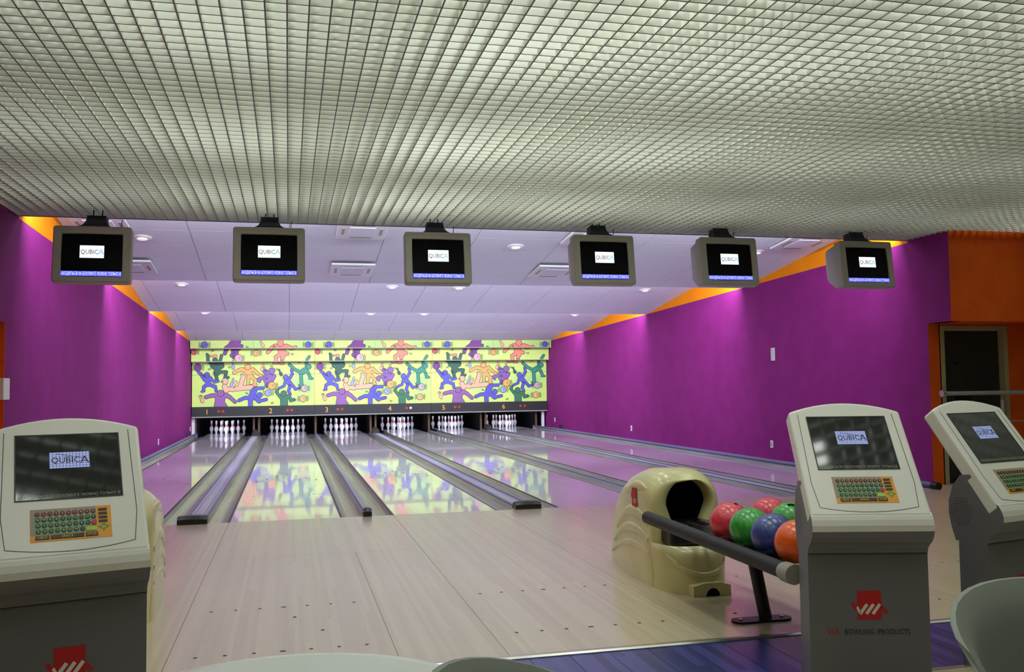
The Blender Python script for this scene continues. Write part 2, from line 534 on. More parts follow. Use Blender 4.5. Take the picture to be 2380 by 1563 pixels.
# recessed downlights
ORD = ['leftmost', 'second from left', 'third from left', 'rightmost']
dl_x = (-1.75, 1.84, 3.06, 6.70)
BN = ['behind the hanging monitors', 'in the second ceiling bay', 'in the third ceiling bay']
me_ring = None
for i, yy in enumerate((2.95, 7.27, 11.75)):
    for k, xx in enumerate(dl_x):
        root = empty('downlight', (xx, yy, bayz(i, yy)))
        root.rotation_euler = (-math.atan(SL), 0, 0)
        tag(root, f'white round downlight, {ORD[k]} {BN[i]}', 'downlight', 'round downlights in the sloping ceiling')
        if me_ring is None:
            me_ring = MB().lathe([(0.072, -0.022), (0.105, -0.012), (0.118, -0.001), (0.118, 0.0), (0.08, 0.0)], 24).mesh('ring', M_white)
            me_bulb = MB().lathe([(0.001, -0.034), (0.04, -0.033), (0.062, -0.026), (0.07, -0.012), (0.07, 0.0)], 20).mesh('bulb', mat('lamp_glass', rgb(240, 236, 220), 0.3, emit=(1, 0.95, 0.8, 1), estr=0.5))
        link('ring', me_ring, root); link('bulb', me_bulb, root)

# air-conditioning cassettes
def cassette(x0, y0, label, i=0):
    yc = y0 + 0.36
    root = empty('air_cassette', (x0 + 0.3, yc, bayz(i, yc) - 0.025))
    root.rotation_euler = (-math.atan(SL) * 0.75, 0, 0)
    tag(root, label, 'air conditioner', 'square air cassettes in the nearest ceiling bay')
    MB().box(-0.31, 0.31, -0.36, 0.36, -0.03, 0.0).build('panel', M_white, root, bevel=0.012)
    MB().box(-0.16, 0.16, -0.2, 0.2, -0.038, -0.031).build('grille', M_tile, root, bevel=0.004)
    for k in range(4):
        a = k * pi / 2
        mbb = MB().box(-0.14, 0.14, -0.018, 0.018, -0.033, -0.0302)
        o = mbb.build('air_slot', M_kgrey, root)
        o.location = ((0.235 * cos(a)), 0.28 * sin(a), 0)
        o.rotation_euler = (0, 0, a + pi / 2)
cassette(-2.38, 3.85, 'square white air cassette beside the leftmost monitor')
cassette(0.62, 3.82, 'square white air cassette between the second and third monitors')
cassette(3.62, 3.72, 'square white air cassette just left of the fourth monitor')
cassette(0.62, 1.95, 'square white air cassette tucked under the grid edge between monitors')
cassette(3.62, 1.95, 'square white air cassette under the grid edge above the fourth monitor')
cassette(6.76, 1.95, 'square white air cassette between the fifth and sixth monitors')
cassette(-2.42, 1.95, 'square white air cassette above the leftmost monitor')

# ------------------------------------------------------------------ floors
fl = tag(MB().box(XL - 0.5, XF + 0.15, YB - 0.15, 0.0, -0.15, -0.03).build('floor', M_dark), 'pale laminate approach floor in front of the lanes', kind='structure')
G = 0.0012
AE = -4.96
LW = 0.527
edges = []
def apanel(x0, x1, y0, y1):
    MB().box(x0 + G, x1 - G, y0 + G, y1 - G, -0.03, 0.0).build('approach_panel', M_appr, fl)
CY = -1.97
c = LANE_C
apanel(XL, c[0] - LW, AE, 0)
apanel(c[0] - LW, c[0] + LW, AE, 0)
for k in range(5):
    r, l = c[k] + LW, c[k + 1] - LW
    apanel(r, l, AE, CY)
    if k % 2 == 0:
        apanel(r, l, CY, 0)
        if k + 1 < 5:                      # one wide panel covers the lane front and the narrow divider front
            apanel(l, c[k + 1] + LW, AE, CY)
            apanel(l, c[k + 2] - LW, CY, 0)
        else:
            apanel(l, c[k + 1] + LW, AE, 0)
    else:
        apanel(l, c[k + 1] + LW, AE, 0)
apanel(c[5] + LW, XR, AE, 0)
apanel(XR, XF, AE, 0.45)
apanel(c[5] + LW + 0.24, XR, 0, 0.45) if False else None
# metal trim strip and blue planks, then pale boards
MB().prism([(AE - 0.045, -0.02), (AE + 0.002, -0.02), (AE + 0.002, 0.006), (AE - 0.03, 0.008), (AE - 0.045, 0.002)], 'x', XL, XF).build('edge_trim', M_steel, fl)
px = -2.58
while px < XF:
    me = MB().box(px + 0.0015, px + 0.194 - 0.0015, -5.645, AE - 0.046, -0.03, -0.002).build('blue_plank', M_blue, fl)
    px += 0.194
MB().box(XL, XF, -5.66, AE - 0.046, -0.031, -0.008).build('seam_filler', mat('seam_light', rgb(170, 165, 150), 0.5), fl)
MB().box(XL, XF, -5.665, -5.646, -0.03, 0.002).build('edge_trim', M_steel, fl)
px = -2.58
while px < XF:
    MB().box(px + 0.0015, px + 1.05 - 0.0015, YB, -5.666, -0.03, -0.002).build('seating_panel', M_appr, fl)
    px += 1.05
# painted dots on the approach
mb = MB()
for k in range(6):
    for yy in (-3.64, -4.56):
        for j in range(-3, 4):
            n = 10
            x0 = c[k] + j * 0.1334
            rr = 0.016 if j == 0 else 0.010
            mb.add([(x0 + rr * cos(2 * pi * t / n), yy + 0.011 * sin(2 * pi * t / n), 0.0009) for t in range(n)], [list(range(n))])
for (x0, y0) in ((0.06, -3.90), (0.20, -4.22), (2.40, -4.52)):
    mb.add([(x0 + 0.010 * cos(2 * pi * t / 8), y0 + 0.014 * sin(2 * pi * t / 8), 0.0009) for t in range(8)], [list(range(8))])
tag(mb.build('approach_dots', mat('dot_ink', rgb(58, 44, 50), 0.5), fl), kind='stuff')

# ------------------------------------------------------------------ lanes
WORD = ['one', 'two', 'three', 'four', 'five', 'six']
NUM = ['1', '2', '3', '4', '5', '6']
LBL = ['leftmost glossy maple lane beside the left purple wall', 'glossy maple lane leading to number two, second from left', 'glossy maple lane leading to number three, right of the narrow divider',
       'glossy maple lane leading to number four, behind the cream ball return', 'glossy maple lane leading to number five, second from right', 'rightmost glossy maple lane beside the right purple wall']
GW1 = 0.212
def gutter_profile(x0, x1, n=10):
    w_ = x1 - x0
    top = [(x0 + w_ * t / n, -0.006 - 0.085 * sin(pi * t / n) ** 0.7) for t in range(n + 1)]
    return top
LTAIL = 19.2
for k in range(6):
    root = empty('bowling_lane', (c[k], 0, 0))
    tag(root, LBL[k], 'lane', 'six bowling lanes')
    MB().box(-LW + 0.012, LW - 0.012, 0.002, LTAIL, -0.12, 0.0).build('lane_bed', M_lane, root)
    for s in (-1, 1):
        MB().box(s * LW - 0.011, s * LW + 0.011, 0.002, LTAIL, -0.11, -0.0015).build('edge_strip', M_rub, root)
        a, b = (LW + 0.011, LW + 0.011 + GW1)
        prof = gutter_profile(a, b)
        poly = prof + [(b, -0.125), (a, -0.125)]
        if s < 0:
            poly = [(-p[0], p[1]) for p in poly]
        MB().prism(poly, 'y', 0.002, 17.70, smooth=False).build('gutter', M_gut, root)
        poly = [(a, -0.085), (b, -0.085), (b, -0.12), (a, -0.12)]
        if s < 0:
            poly = [(-p[0], p[1]) for p in poly]
        MB().prism(poly, 'y', 17.70, LTAIL).build('gutter_end', M_bluecap, root)
    mb = MB()
    for j in range(-3, 4):
        x0, y0 = j * 0.1334, 4.88 - abs(j) * 0.31
        mb.add([(x0 - 0.016, y0 - 0.075, 0.0008), (x0 + 0.016, y0 - 0.075, 0.0008), (x0, y0 + 0.075, 0.0008)], [(0, 1, 2)])
    for j in (-4.2, -3.6, -3, -2.4, -1.8, 1.8, 2.4, 3, 3.6, 4.2):
        x0 = j * 0.105
        mb.add([(x0 + 0.009 * cos(2 * pi * t / 8), 2.13 + 0.02 * sin(2 * pi * t / 8), 0.0008) for t in range(8)], [list(range(8))])
    tag(mb.build('aiming_marks', mat('arrow_ink', rgb(84, 66, 84), 0.5), root), kind='stuff')

# dividers between lanes
GO = LW + 0.011 + GW1
DN = ['one and two', 'two and three', 'three and four', 'four and five', 'five and six']
for k in range(5):
    a, b = c[k] + GO, c[k + 1] - GO
    cx = (a + b) / 2
    hw = (b - a) / 2
    root = empty('lane_divider', (cx, 0, 0))
    wide = k % 2 == 0
    tag(root, f'{"wide flat" if wide else "narrow"} grey divider between the gutters of lanes {DN[k]}', 'lane divider', 'grey dividers between the lanes')
    MB().box(-hw + 0.001, hw - 0.001, 0.05, 17.70, -0.12, 0.002).build('capping', M_div, root, bevel=0.004)
    if wide:
        for s in (-1, 1):
            MB().box(s * hw * 0.45 - 0.0025, s * hw * 0.45 + 0.0025, 0.05, 17.70, 0.0015, 0.003).build('groove', M_rub, root)
            MB().prism([(s * (hw - 0.028), -0.01), (s * (hw - 0.002), -0.01), (s * (hw - 0.006), 0.014), (s * (hw - 0.024), 0.014)], 'y', 0.05, 17.70).build('side_rail', M_bluecap, root)
    else:
        MB().tube((-hw * 0.2, 0.05, 0.008), (-hw * 0.2, 17.70, 0.008), 0.014, 10).build('side_rail', M_bluecap, root)
    # black rounded end cap at the foul line
    cw = 0.135 if wide else 0.042
    L_, H_ = 0.13, 0.085
    rings = []
    for t in range(9):
        q = t / 8
        xx = -cw + 2 * cw * q
        e = 1 - 0.12 * (2 * q - 1) ** 2
        rings.append([(xx, 0.0 - 0.03, 0.0), (xx, 0.0 - 0.032, H_ * 0.55 * e), (xx, -0.005, H_ * 0.92 * e), (xx, 0.04, H_ * e), (xx, 0.09, H_ * 0.8 * e), (xx, L_, H_ * 0.3 * e), (xx, L_ + 0.01, 0.0)])
    MB().loft(rings).build('end_cap', M_cap, root, bevel=0.006, seg=2)
    if wide:
        mb = MB()
        rings = []
        for yy, wv, hv in ((16.7, 0.10, 0.02), (16.8, 0.11, 0.10), (16.95, 0.115, 0.155), (17.15, 0.105, 0.165), (17.3, 0.09, 0.15)):
            rings.append([(-wv, yy, 0.002), (-wv * 0.85, yy, hv * 0.55), (-wv * 0.35, yy, hv), (wv * 0.35, yy, hv), (wv * 0.85, yy, hv * 0.55), (wv, yy, 0.002)])
        mb.loft(rings, smooth=False).build('return_hood', M_hump, root)

# outer gutters' wall ledges with a blue-grey rail
for (x0, x1, side, lab) in ((XL, c[0] - GO, 'left', 'blue-grey ledge along the left purple wall'), (c[5] + GO, XR, 'right', 'blue-grey ledge along the right purple wall')):
    root = tag(MB().box(x0 + 0.001, x1, 0.05 if side == 'left' else 0.46, 18.0, -0.12, 0.015).build(f'trim_{1 if side == "left" else 2}', M_div), lab, kind='structure')
    xx = x1 - 0.03 if side == 'left' else x0 + 0.03
    MB().tube((xx, 0.08, 0.04), (xx, 18.0, 0.04), 0.035, 14).build('edge_pipe', M_bluecap, root)
    MB().tube((xx, 0.0, 0.04), (xx, 0.10, 0.04), 0.045, 14).build('pipe_end', M_cap, root, bevel=0.01)
    if side == 'right':
        MB().box(x0, x1, 0.002, 0.46, -0.12, 0.0).build('ledge_end', M_appr, root)
tag(MB().box(XL, XR, 0.6, 19.6, -0.3, -0.125).build('floor', M_dark), 'dark sub-floor below the lanes and pits', kind='structure')

# ------------------------------------------------------------------ pins
prof_pin = [(0.0515 * .5, 0.0), (0.0286, 0.012), (0.0358, 0.0571), (0.0500, 0.0857), (0.0605, 0.1143), (0.0580, 0.1490), (0.0470, 0.1841), (0.0315, 0.2127), (0.0246, 0.2381),
            (0.0228, 0.2540), (0.0240, 0.2762), (0.0290, 0.3175), (0.0323, 0.3420), (0.0310, 0.3560), (0.0240, 0.3720), (0.0120, 0.3795), (0.001, 0.381)]
me_pin = MB().lathe(prof_pin, 18).mesh('body', M_pin)
mb = MB()
mb.lathe([(0.0330, 0.2095), (0.0336, 0.2098), (0.0282, 0.2275), (0.0276, 0.2278)], 18)
mb.lathe([(0.0248, 0.2420), (0.0255, 0.2423), (0.0246, 0.2605), (0.0238, 0.2608)], 18)
me_st = mb.mesh('neck_stripe', M_stripe)
rows = [(0, [0]), (1, [-1, 1]), (2, [-2, 0, 2]), (3, [-3, -1, 1, 3])]
RN = ['front', 'second', 'third', 'rear']
PN = {1: ['pin'], 2: ['left pin', 'right pin'], 3: ['left pin', 'middle pin', 'right pin'], 4: ['leftmost pin', 'inner left pin', 'inner right pin', 'rightmost pin']}
for k in range(6):
    for r, xs_ in rows:
        for q, j in enumerate(xs_):
            root = empty('bowling_pin', (c[k] + j * 0.1524, 18.29 + r * 0.264, 0.0005))
            tag(root, f'white red-striped bowling pin under number {WORD[k]}, {RN[r]} row {PN[len(xs_)][q]}', 'bowling pin', f'ten pins standing on lane {WORD[k]}')
            link('body', me_pin, root); link('neck_stripe', me_st, root)

# ------------------------------------------------------------------ pits: kickback boards and ceilings
WORD = ['one', 'two', 'three', 'four', 'five', 'six']
KB = [(c[0] - GO - 0.03, 'left of the pins under number one')]
for k in range(5):
    a, b = c[k] + GO, c[k + 1] - GO
    if k % 2 == 0:
        KB += [(a + 0.034, f'right of the pins under number {WORD[k]}'), (b - 0.034, f'left of the pins under number {WORD[k + 1]}')]
    else:
        KB += [((a + b) / 2, f'between the pins under numbers {WORD[k]} and {WORD[k + 1]}')]
KB.append((c[5] + GO + 0.034, 'right of the pins under number six'))
for x0, lab in KB:
    hwid = 0.026
    root = MB().box(-hwid, hwid, 17.75, 19.5, -0.084, 0.50).build('kickback_board', M_dark)
    root.location = (x0, 0, 0)
    tag(root, f'black brown-fronted board {lab}', 'side board', 'kickback boards beside the pins')
    MB().box(-hwid - 0.003, hwid + 0.003, 17.72, 17.749, -0.084, 0.50).build('front_post', M_wood, root)
for x0, lab in ((XL + 0.045, 'white post between the pins and the left wall'), (XR - 0.10, 'white post between the pins and the right wall')):
    tag(MB().box(x0 - 0.04, x0 + 0.04, 17.60, 17.68, 0.016, 0.52).build('pit_post', M_white, bevel=0.004), lab, 'post', 'white posts at both ends of the pin decks')

# ------------------------------------------------------------------ masking units with the painted mural
U0, U1, V0, V1 = 70.0, 1605.0, 130.0, 942.0    # mural sheet
BLUE, DGREEN, PURP, CORAL, ORNG, PINK, VIOL, TEAL, LILAC, GREEN, PEACH, LBLUE, GREYP, REDC = (
    (88, 84, 190), (38, 92, 70), (122, 44, 132), (246, 140, 112), (250, 170, 88), (244, 178, 142), (132, 92, 160), (44, 142, 116), (142, 92, 156), (54, 116, 80), (246, 178, 112), (150, 168, 214), (196, 172, 176), (222, 66, 84))
FIG = [
    (DGREEN, [((360, 370), (361, 371), 30), ((335, 430), (420, 430), 42), ((375, 450), (380, 510), 40), ((275, 385), (270, 310), 15), ((275, 310), (262, 295), 12), ((420, 385), (440, 310), 15), ((300, 400), (275, 385), 16), ((400, 400), (425, 380), 16), ((355, 520), (365, 560), 20), ((365, 560), (375, 610), 17), ((420, 512), (490, 512), 18), ((490, 512), (472, 590), 16), ((472, 590), (515, 580), 13)]),
    (PURP, [((580, 180), (630, 180), 45), ((605, 230), (600, 300), 42), ((640, 150), (640, 130), 38), ((550, 190), (500, 225), 20), ((500, 225), (480, 285), 20), ((640, 230), (690, 200), 20), ((560, 310), (590, 330), 18)]),
    (CORAL, [((1172, 168), (1173, 168), 38), ((1130, 205), (1230, 205), 22), ((1180, 215), (1190, 285), 42), ((1235, 285), (1260, 290), 20), ((1110, 195), (1065, 220), 20), ((1065, 220), (1010, 275), 18), ((1245, 195), (1310, 225), 18), ((1310, 225), (1365, 215), 14), ((1165, 300), (1110, 335), 20), ((1110, 335), (1120, 395), 18), ((1085, 402), (1120, 402), 14), ((1215, 310), (1190, 350), 20), ((1190, 350), (1195, 405), 18), ((1160, 410), (1205, 410), 13)]),
    (VIOL, [((1060, 503), (1061, 503), 38), ((970, 505), (1010, 530), 26), ((1020, 550), (1000, 620), 44), ((950, 590), (885, 610), 18), ((890, 620), (905, 635), 14), ((1090, 570), (1060, 620), 22), ((1000, 640), (990, 690), 18)]),
    (ORNG, [((757, 450), (758, 450), 36), ((700, 490), (810, 490), 22), ((750, 500), (790, 560), 34), ((690, 480), (650, 490), 22), ((650, 490), (585, 520), 18), ((825, 480), (880, 535), 18), ((880, 535), (925, 562), 15), ((765, 580), (760, 665), 18), ((755, 690), (800, 685), 13), ((815, 580), (855, 625), 18), ((855, 625), (835, 675), 16), ((825, 685), (865, 680), 12)]),
    (PINK, [((475, 627), (476, 627), 36), ((470, 690), (490, 745), 28), ((490, 720), (580, 735), 22), ((545, 720), (610, 640), 16), ((620, 720), (800, 705), 28), ((665, 690), (700, 580), 26), ((700, 570), (690, 550), 18), ((800, 720), (800, 750), 15)]),
    (BLUE, [((252, 545), (253, 545), 30), ((230, 600), (290, 590), 26), ((255, 590), (270, 660), 30), ((215, 595), (170, 525), 16), ((170, 525), (150, 515), 14), ((305, 600), (345, 635), 15), ((345, 635), (390, 625), 13), ((250, 670), (215, 695), 18), ((215, 695), (208, 745), 15), ((190, 752), (220, 745), 10), ((285, 665), (355, 695), 18), ((355, 695), (368, 750), 14)]),
    (TEAL, [((1530, 455), (1531, 455), 32), ((1490, 495), (1440, 525), 32), ((1420, 522), (1350, 485), 17), ((1350, 485), (1285, 425), 16), ((1520, 520), (1550, 590), 16), ((1540, 603), (1578, 605), 11), ((1430, 545), (1438, 670), 18), ((1410, 686), (1450, 684), 11), ((1502, 455), (1500, 390), 15), ((1505, 372), (1535, 330), 14)]),
    (BLUE, [((1235, 588), (1236, 588), 32), ((1260, 630), (1300, 680), 28), ((1285, 605), (1320, 545), 15), ((1320, 545), (1310, 490), 14), ((1230, 640), (1215, 695), 13), ((1215, 695), (1155, 722), 12), ((1290, 700), (1272, 760), 16), ((1272, 760), (1295, 800), 14), ((1325, 690), (1362, 738), 15), ((1362, 738), (1412, 722), 12)]),
    (LILAC, [((420, 775), (421, 775), 38), ((370, 815), (470, 815), 26), ((420, 830), (400, 940), 56), ((350, 800), (300, 805), 22), ((300, 805), (240, 822), 20), ((485, 795), (540, 830), 22), ((540, 830), (600, 885), 19), ((450, 900), (480, 945), 24)]),
    (BLUE, [((835, 750), (800, 840), 36), ((850, 722), (950, 718), 17), ((790, 835), (715, 840), 20), ((715, 840), (650, 868), 18), ((905, 806), (906, 806), 32), ((850, 830), (900, 880), 26), ((900, 880), (990, 862), 17), ((790, 860), (792, 940), 24)]),
    (GREEN, [((1210, 790), (1211, 790), 35), ((1180, 835), (1260, 830), 26), ((1215, 850), (1215, 935), 44), ((1170, 835), (1118, 770), 16), ((1118, 770), (1135, 745), 13), ((1280, 820), (1302, 880), 18), ((1302, 880), (1340, 870), 16)]),
]
BALLS = [(243, 185, 38, BLUE), (105, 268, 30, REDC), (866, 283, 36, ORNG), (1520, 185, 36, BLUE), (140, 453, 44, PURP), (1015, 780, 38, LBLUE), (1475, 728, 40, GREYP), (1457, 858, 38, PEACH), (648, 345, 44, (226, 172, 180)), (1060, 690, 46, ORNG)]
SPINS = [((300, 318), (385, 318), CORAL), ((925, 145), (965, 210), PINK), ((572, 385), (578, 480), LBLUE), ((955, 415), (930, 500), PINK), ((1150, 485), (1185, 565), DGREEN), ((580, 590), (545, 700), LBLUE), ((165, 800), (210, 890), PINK)]


def cap_poly(p, q, r, n=14):
    a = atan2(q[1] - p[1], q[0] - p[0])
    pts = []
    for t in range(n // 2 + 1):
        an = a + pi / 2 + pi * t / (n // 2)
        pts.append((p[0] + r * cos(an), p[1] + r * sin(an)))
    for t in range(n // 2 + 1):
        an = a - pi / 2 + pi * t / (n // 2)
        pts.append((q[0] + r * cos(an), q[1] + r * sin(an)))
    return pts


LAYERS = []   # (polygon, colour, depth level)
INK = (24, 40, 34)
lev = 0
GRP = []     # index of the first layer of each painted motif, with its name
for colr, caps in FIG:
    GRP.append((len(LAYERS), 'painted_dancer'))
    isH = lambda cp: abs(cp[0][0] - cp[1][0]) < 1.5 and abs(cp[0][1] - cp[1][1]) < 1.5
    for grp in ([cp for cp in caps if not isH(cp)], [cp for cp in caps if isH(cp)]):
        for p, q, r in grp:
            LAYERS.append((cap_poly(p, q, r + 6.0), INK, lev))
        for p, q, r in grp:
            LAYERS.append((cap_poly(p, q, r), colr, lev))
for (x0, y0, r, colr) in BALLS:
    GRP.append((len(LAYERS), 'painted_ball'))
    LAYERS.append((cap_poly((x0, y0), (x0 + 0.1, y0), r + 6, 20), INK, lev))
    LAYERS.append((cap_poly((x0, y0), (x0 + 0.1, y0), r, 20), colr, lev + 1))
    for dx, dy in ((6, -12), (22, -6), (10, 8)):
        LAYERS.append((cap_poly((x0 + dx, y0 + dy), (x0 + dx + 0.1, y0 + dy), 5, 8), INK, lev + 2))
    for s in (-1, 1):
        for rr in (r + 16, r + 30):
            for t in range(5):
                a0, a1 = radians(-32 + 13 * t), radians(-32 + 13 * (t + 1))
                LAYERS.append((cap_poly((x0 + s * rr * cos(a0), y0 + rr * sin(a0)), (x0 + s * rr * cos(a1), y0 + rr * sin(a1)), 2.6, 6), INK, lev))
for p, q, colr in SPINS:
    GRP.append((len(LAYERS), 'painted_pin'))
    for g, ln in ((4, 0), (0, 1)):
        cc = INK if g else colr
        P = lambda t: (p[0] + (q[0] - p[0]) * t, p[1] + (q[1] - p[1]) * t)
        LAYERS.append((cap_poly(P(0.08), P(0.1), 11 + g), cc, lev + ln))
        LAYERS.append((cap_poly(P(0.2), P(0.5), 7 + g), cc, lev + ln))
        LAYERS.append((cap_poly(P(0.62), P(0.82), 17 + g), cc, lev + ln))
GRP.append((len(LAYERS), 'motion_lines'))
for k in range(26):
    x0, y0 = random.uniform(100, 1580), random.uniform(150, 900)
    a = random.uniform(0.8, 2.2)
    for j in range(3):
        x1 = x0 + j * 12
        LAYERS.append((cap_poly((x1, y0), (x1 + 20 * cos(a), y0 + 24 * sin(a)), 2.4, 6), INK, 0))
MAXLEV = lev + 3


def clip(poly, x0, x1, y0, y1):
    for ax, val, keep in ((0, x0, 1), (0, x1, -1), (1, y0, 1), (1, y1, -1)):
        out = []
        for i in range(len(poly)):
            a, b = poly[i - 1], poly[i]
            ia, ib = (a[ax] - val) * keep >= 0, (b[ax] - val) * keep >= 0
            if ia != ib:
                t = (val - a[ax]) / (b[ax] - a[ax])
                pt = [a[0] + t * (b[0] - a[0]), a[1] + t * (b[1] - a[1])]
                pt[ax] = val
                out.append(tuple(pt))
            if ib:
                out.append(b)
        poly = out
        if len(poly) < 3:
            return []
    return poly


cols = []
for _, cc, _ in LAYERS:
    if cc not in cols:
        cols.append(cc)
pm = [mat('print_%d' % i, rgb(*cc), 0.45) for i, cc in enumerate(cols)]
M_mural = noise_tint(mat('mural_green', rgb(200, 228, 118), 0.45), rgb(150, 214, 128), rgb(208, 236, 118), nscale=1.1, detail=2, lo=0.2, hi=0.5)
MODX = [XL + 0.02, 0.745, 4.075, XR - 0.01]
ZT, ZB = 2.615, 0.805
def vz(v):
    return ZT + (v - V0) / (V1 - V0) * (ZB - ZT)
BOARDS = [(130, 222, 16.90), (226, 382, 17.18), (386, 546, 17.46), (549, 942, 17.46)]
MN = ['lanes one and two', 'lanes three and four', 'lanes five and six']
LAMPS = [[-1.85, -1.735], [0.0, 0.115], [1.39, 1.51], [3.35, 3.47], [4.78, 4.90], [6.76, 6.89]]
NUMX = [-2.16, -0.46, 1.08, 2.87, 4.44, 6.24]
for mI in range(3):
    xa, xb = MODX[mI] + 0.003, MODX[mI + 1] - 0.003
    root = empty('masking_unit', ((xa + xb) / 2, 17.46, 0))
    ox = (xa + xb) / 2
    tag(root, f'lime green masking panels printed with bowling dancers above {MN[mI]}', 'masking panel', 'printed masking units above the pins')
    def ux(u):
        return xa + (u - U0) / (U1 - U0) * (xb - xa) - ox
    um = (U0 + U1) / 2
    for bi, (v0, v1, yb) in enumerate(BOARDS):
        for (ua, ub) in ((U0, um - 1), (um + 1, U1)):
            pn = MB().box(ux(ua), ux(ub), yb - 17.46, yb - 17.46 + 0.02, vz(v1), vz(v0)).build('printed_panel', M_mural, root)
            for gi, (g0, gname) in enumerate(GRP):
                g1 = GRP[gi + 1][0] if gi + 1 < len(GRP) else len(LAYERS)
                mb = MB()
                for li, (poly, cc, lv) in enumerate(LAYERS[g0:g1], g0):
                    pl = clip(poly, ua, ub, v0, v1)
                    if len(pl) >= 3:
                        yy = yb - 17.46 - 0.0006 - 0.00003 * li
                        mb.add([(ux(p[0]), yy, vz(p[1])) for p in pl], [list(range(len(pl)))], cols.index(cc))
                if mb.v:
                    o = mb.build(gname, pm, pn, recalc=False)
                    o['kind'] = 'stuff' if gname == 'motion_lines' else 'thing'
                    if o['kind'] == 'thing': del o['kind']
        if bi < 2:
            MB().box(ux(U0), ux(U1), yb - 17.46 - 0.012, yb - 17.46 + 0.3, vz(v1) - 0.022, vz(v1)).build('panel_lip', M_lip, root)
    sb = MB().box(xa - ox, xb - ox, -0.03, 0.06, 0.535, ZB - 0.003).build('number_beam', M_sign, root)
    MB().box(xa - ox, xb - ox, -0.04, 0.05, 0.505, 0.535).build('beam_edge', M_lip, root)
    for q in range(2):
        k = mI * 2 + q
        mb = MB()
        add_text(mb, NUM[k], 0.20, lambda x_, z_: (NUMX[k] - ox + x_ * 1.0, -0.0315, 0.60 + z_))
        o = mb.build('lane_number', M_num, sb, recalc=False)
        for li, lx in enumerate(LAMPS[k]):
            mb = MB().tube((lx - ox, -0.03, 0.675), (lx - ox, -0.042, 0.675), 0.036, 16)
            mb.build('strike_lamp', M_lampw if (k == 3 and li == 1) else M_lamp, sb)
        dk = {1: 0.245, 2: -0.27, 3: 0.62, 4: -0.16}.get(k)
        if dk:
            x_ = {1: 0.26, 2: 1.24, 3: 3.62, 4: 4.62}[k]
            MB().tube((x_ - ox, -0.03, 0.675), (x_ - ox, -0.036, 0.675), 0.026, 12).build('dark_sensor', M_plate, sb)
# dark lid behind the masking
tag(MB().box(XL, XR, 17.56, 19.55, 0.66, 0.72).build('ceiling', M_dark), 'black lid over the pin decks behind the masking', kind='structure')

# ------------------------------------------------------------------ hanging monitors
def make_monitor(k, label):
    """front face centre at the origin, facing -Y"""
    W2, H2 = 0.343, 0.272
    root = empty('hanging_monitor', (0, 0, 0))
    tag(root, label, 'monitor', 'monitors hanging from the grid ceiling')
    def rr(w_, h_, r, y, dz=0.0, n=4):
        pts = []
        for qx, qz, a0 in ((1, 1, 0), (-1, 1, 90), (-1, -1, 180), (1, -1, 270)):
            for t in range(n + 1):
                a = radians(a0 + 90 * t / n)
                pts.append((qx * (w_ - r) + r * cos(a), y, dz + qz * (h_ - r) + r * sin(a)))
        return pts
    rings = [rr(W2 - 0.01, H2 - 0.01, 0.02, 0.0), rr(W2, H2, 0.025, 0.012), rr(W2, H2, 0.025, 0.11), rr(W2 - 0.012, H2 - 0.012, 0.025, 0.115)]
    # bezel ring: outer skin plus the frame face round the screen
    mb = MB()
    mb.loft(rings, caps=False, smooth=False)
    sw, sh, sdz = 0.272, 0.212, -0.010
    inner = rr(sw, sh, 0.012, 0.0, sdz); inner2 = rr(sw - 0.008, sh - 0.008, 0.012, 0.022, sdz)
    mb.loft([rings[0], inner, inner2], caps=False, smooth=False)
    mb.build('bezel', M_bez, root)
    mb = MB()
    back = [rr(W2 - 0.012, H2 - 0.012, 0.03, 0.113), rr(W2 - 0.02, H2 - 0.02, 0.03, 0.2), rr(W2 - 0.05, H2 - 0.065, 0.03, 0.36, 0.05), rr(W2 - 0.10, H2 - 0.10, 0.03, 0.46, 0.075)]
    mb.loft(back, smooth=False).build('housing', M_bez, root)
    mb = MB()
    n = 8
    vs_ = []
    for a in range(n + 1):
        for b in range(n + 1):
            u, v = -1 + 2 * a / n, -1 + 2 * b / n
            vs_.append((u * sw, 0.018 - 0.010 * (1 - 0.5 * (u * u + v * v)), sdz + v * sh))
    scr = MB().add(vs_, [(a * (n + 1) + b, (a + 1) * (n + 1) + b, (a + 1) * (n + 1) + b + 1, a * (n + 1) + b + 1) for a in range(n) for b in range(n)], 0, True).build('screen', M_scr, root)
    MB().box(-0.106, 0.106, 0.0045, 0.006, -0.038, 0.082).build('logo_field', M_glow, scr)
    mb = MB()
    add_text(mb, 'QUBIC', 0.062, lambda x_, z_: (x_ - 0.022, 0.0038, 0.0 + z_), 0, width=0.152)
    add_text(mb, 'A', 0.080, lambda x_, z_: (x_ + 0.079, 0.0037, -0.006 + z_), 1)
    mb.build('logo_lettering', [M_ink, M_cyan], scr, recalc=False)
    MB().box(-sw + 0.008, sw - 0.008, 0.0065, 0.0135, sdz - sh + 0.010, sdz - sh + 0.056).build('ticker_band', M_tick, scr)
    mb = MB()
    add_text(mb, 'НАХОДИТЬСЯ НА БОУЛИНГЕ МОЖНО ТОЛЬКО' if k >= 4 else 'АХОДИТЬСЯ НА БОУЛИНГЕ МОЖНО ТОЛЬКО В', 0.045, lambda x_, z_: (x_, 0.0055, sdz - sh + 0.0175 + z_), 0, width=2 * sw - 0.026)
    mb.build('ticker_lettering', M_tickt, scr, recalc=False)
    return root


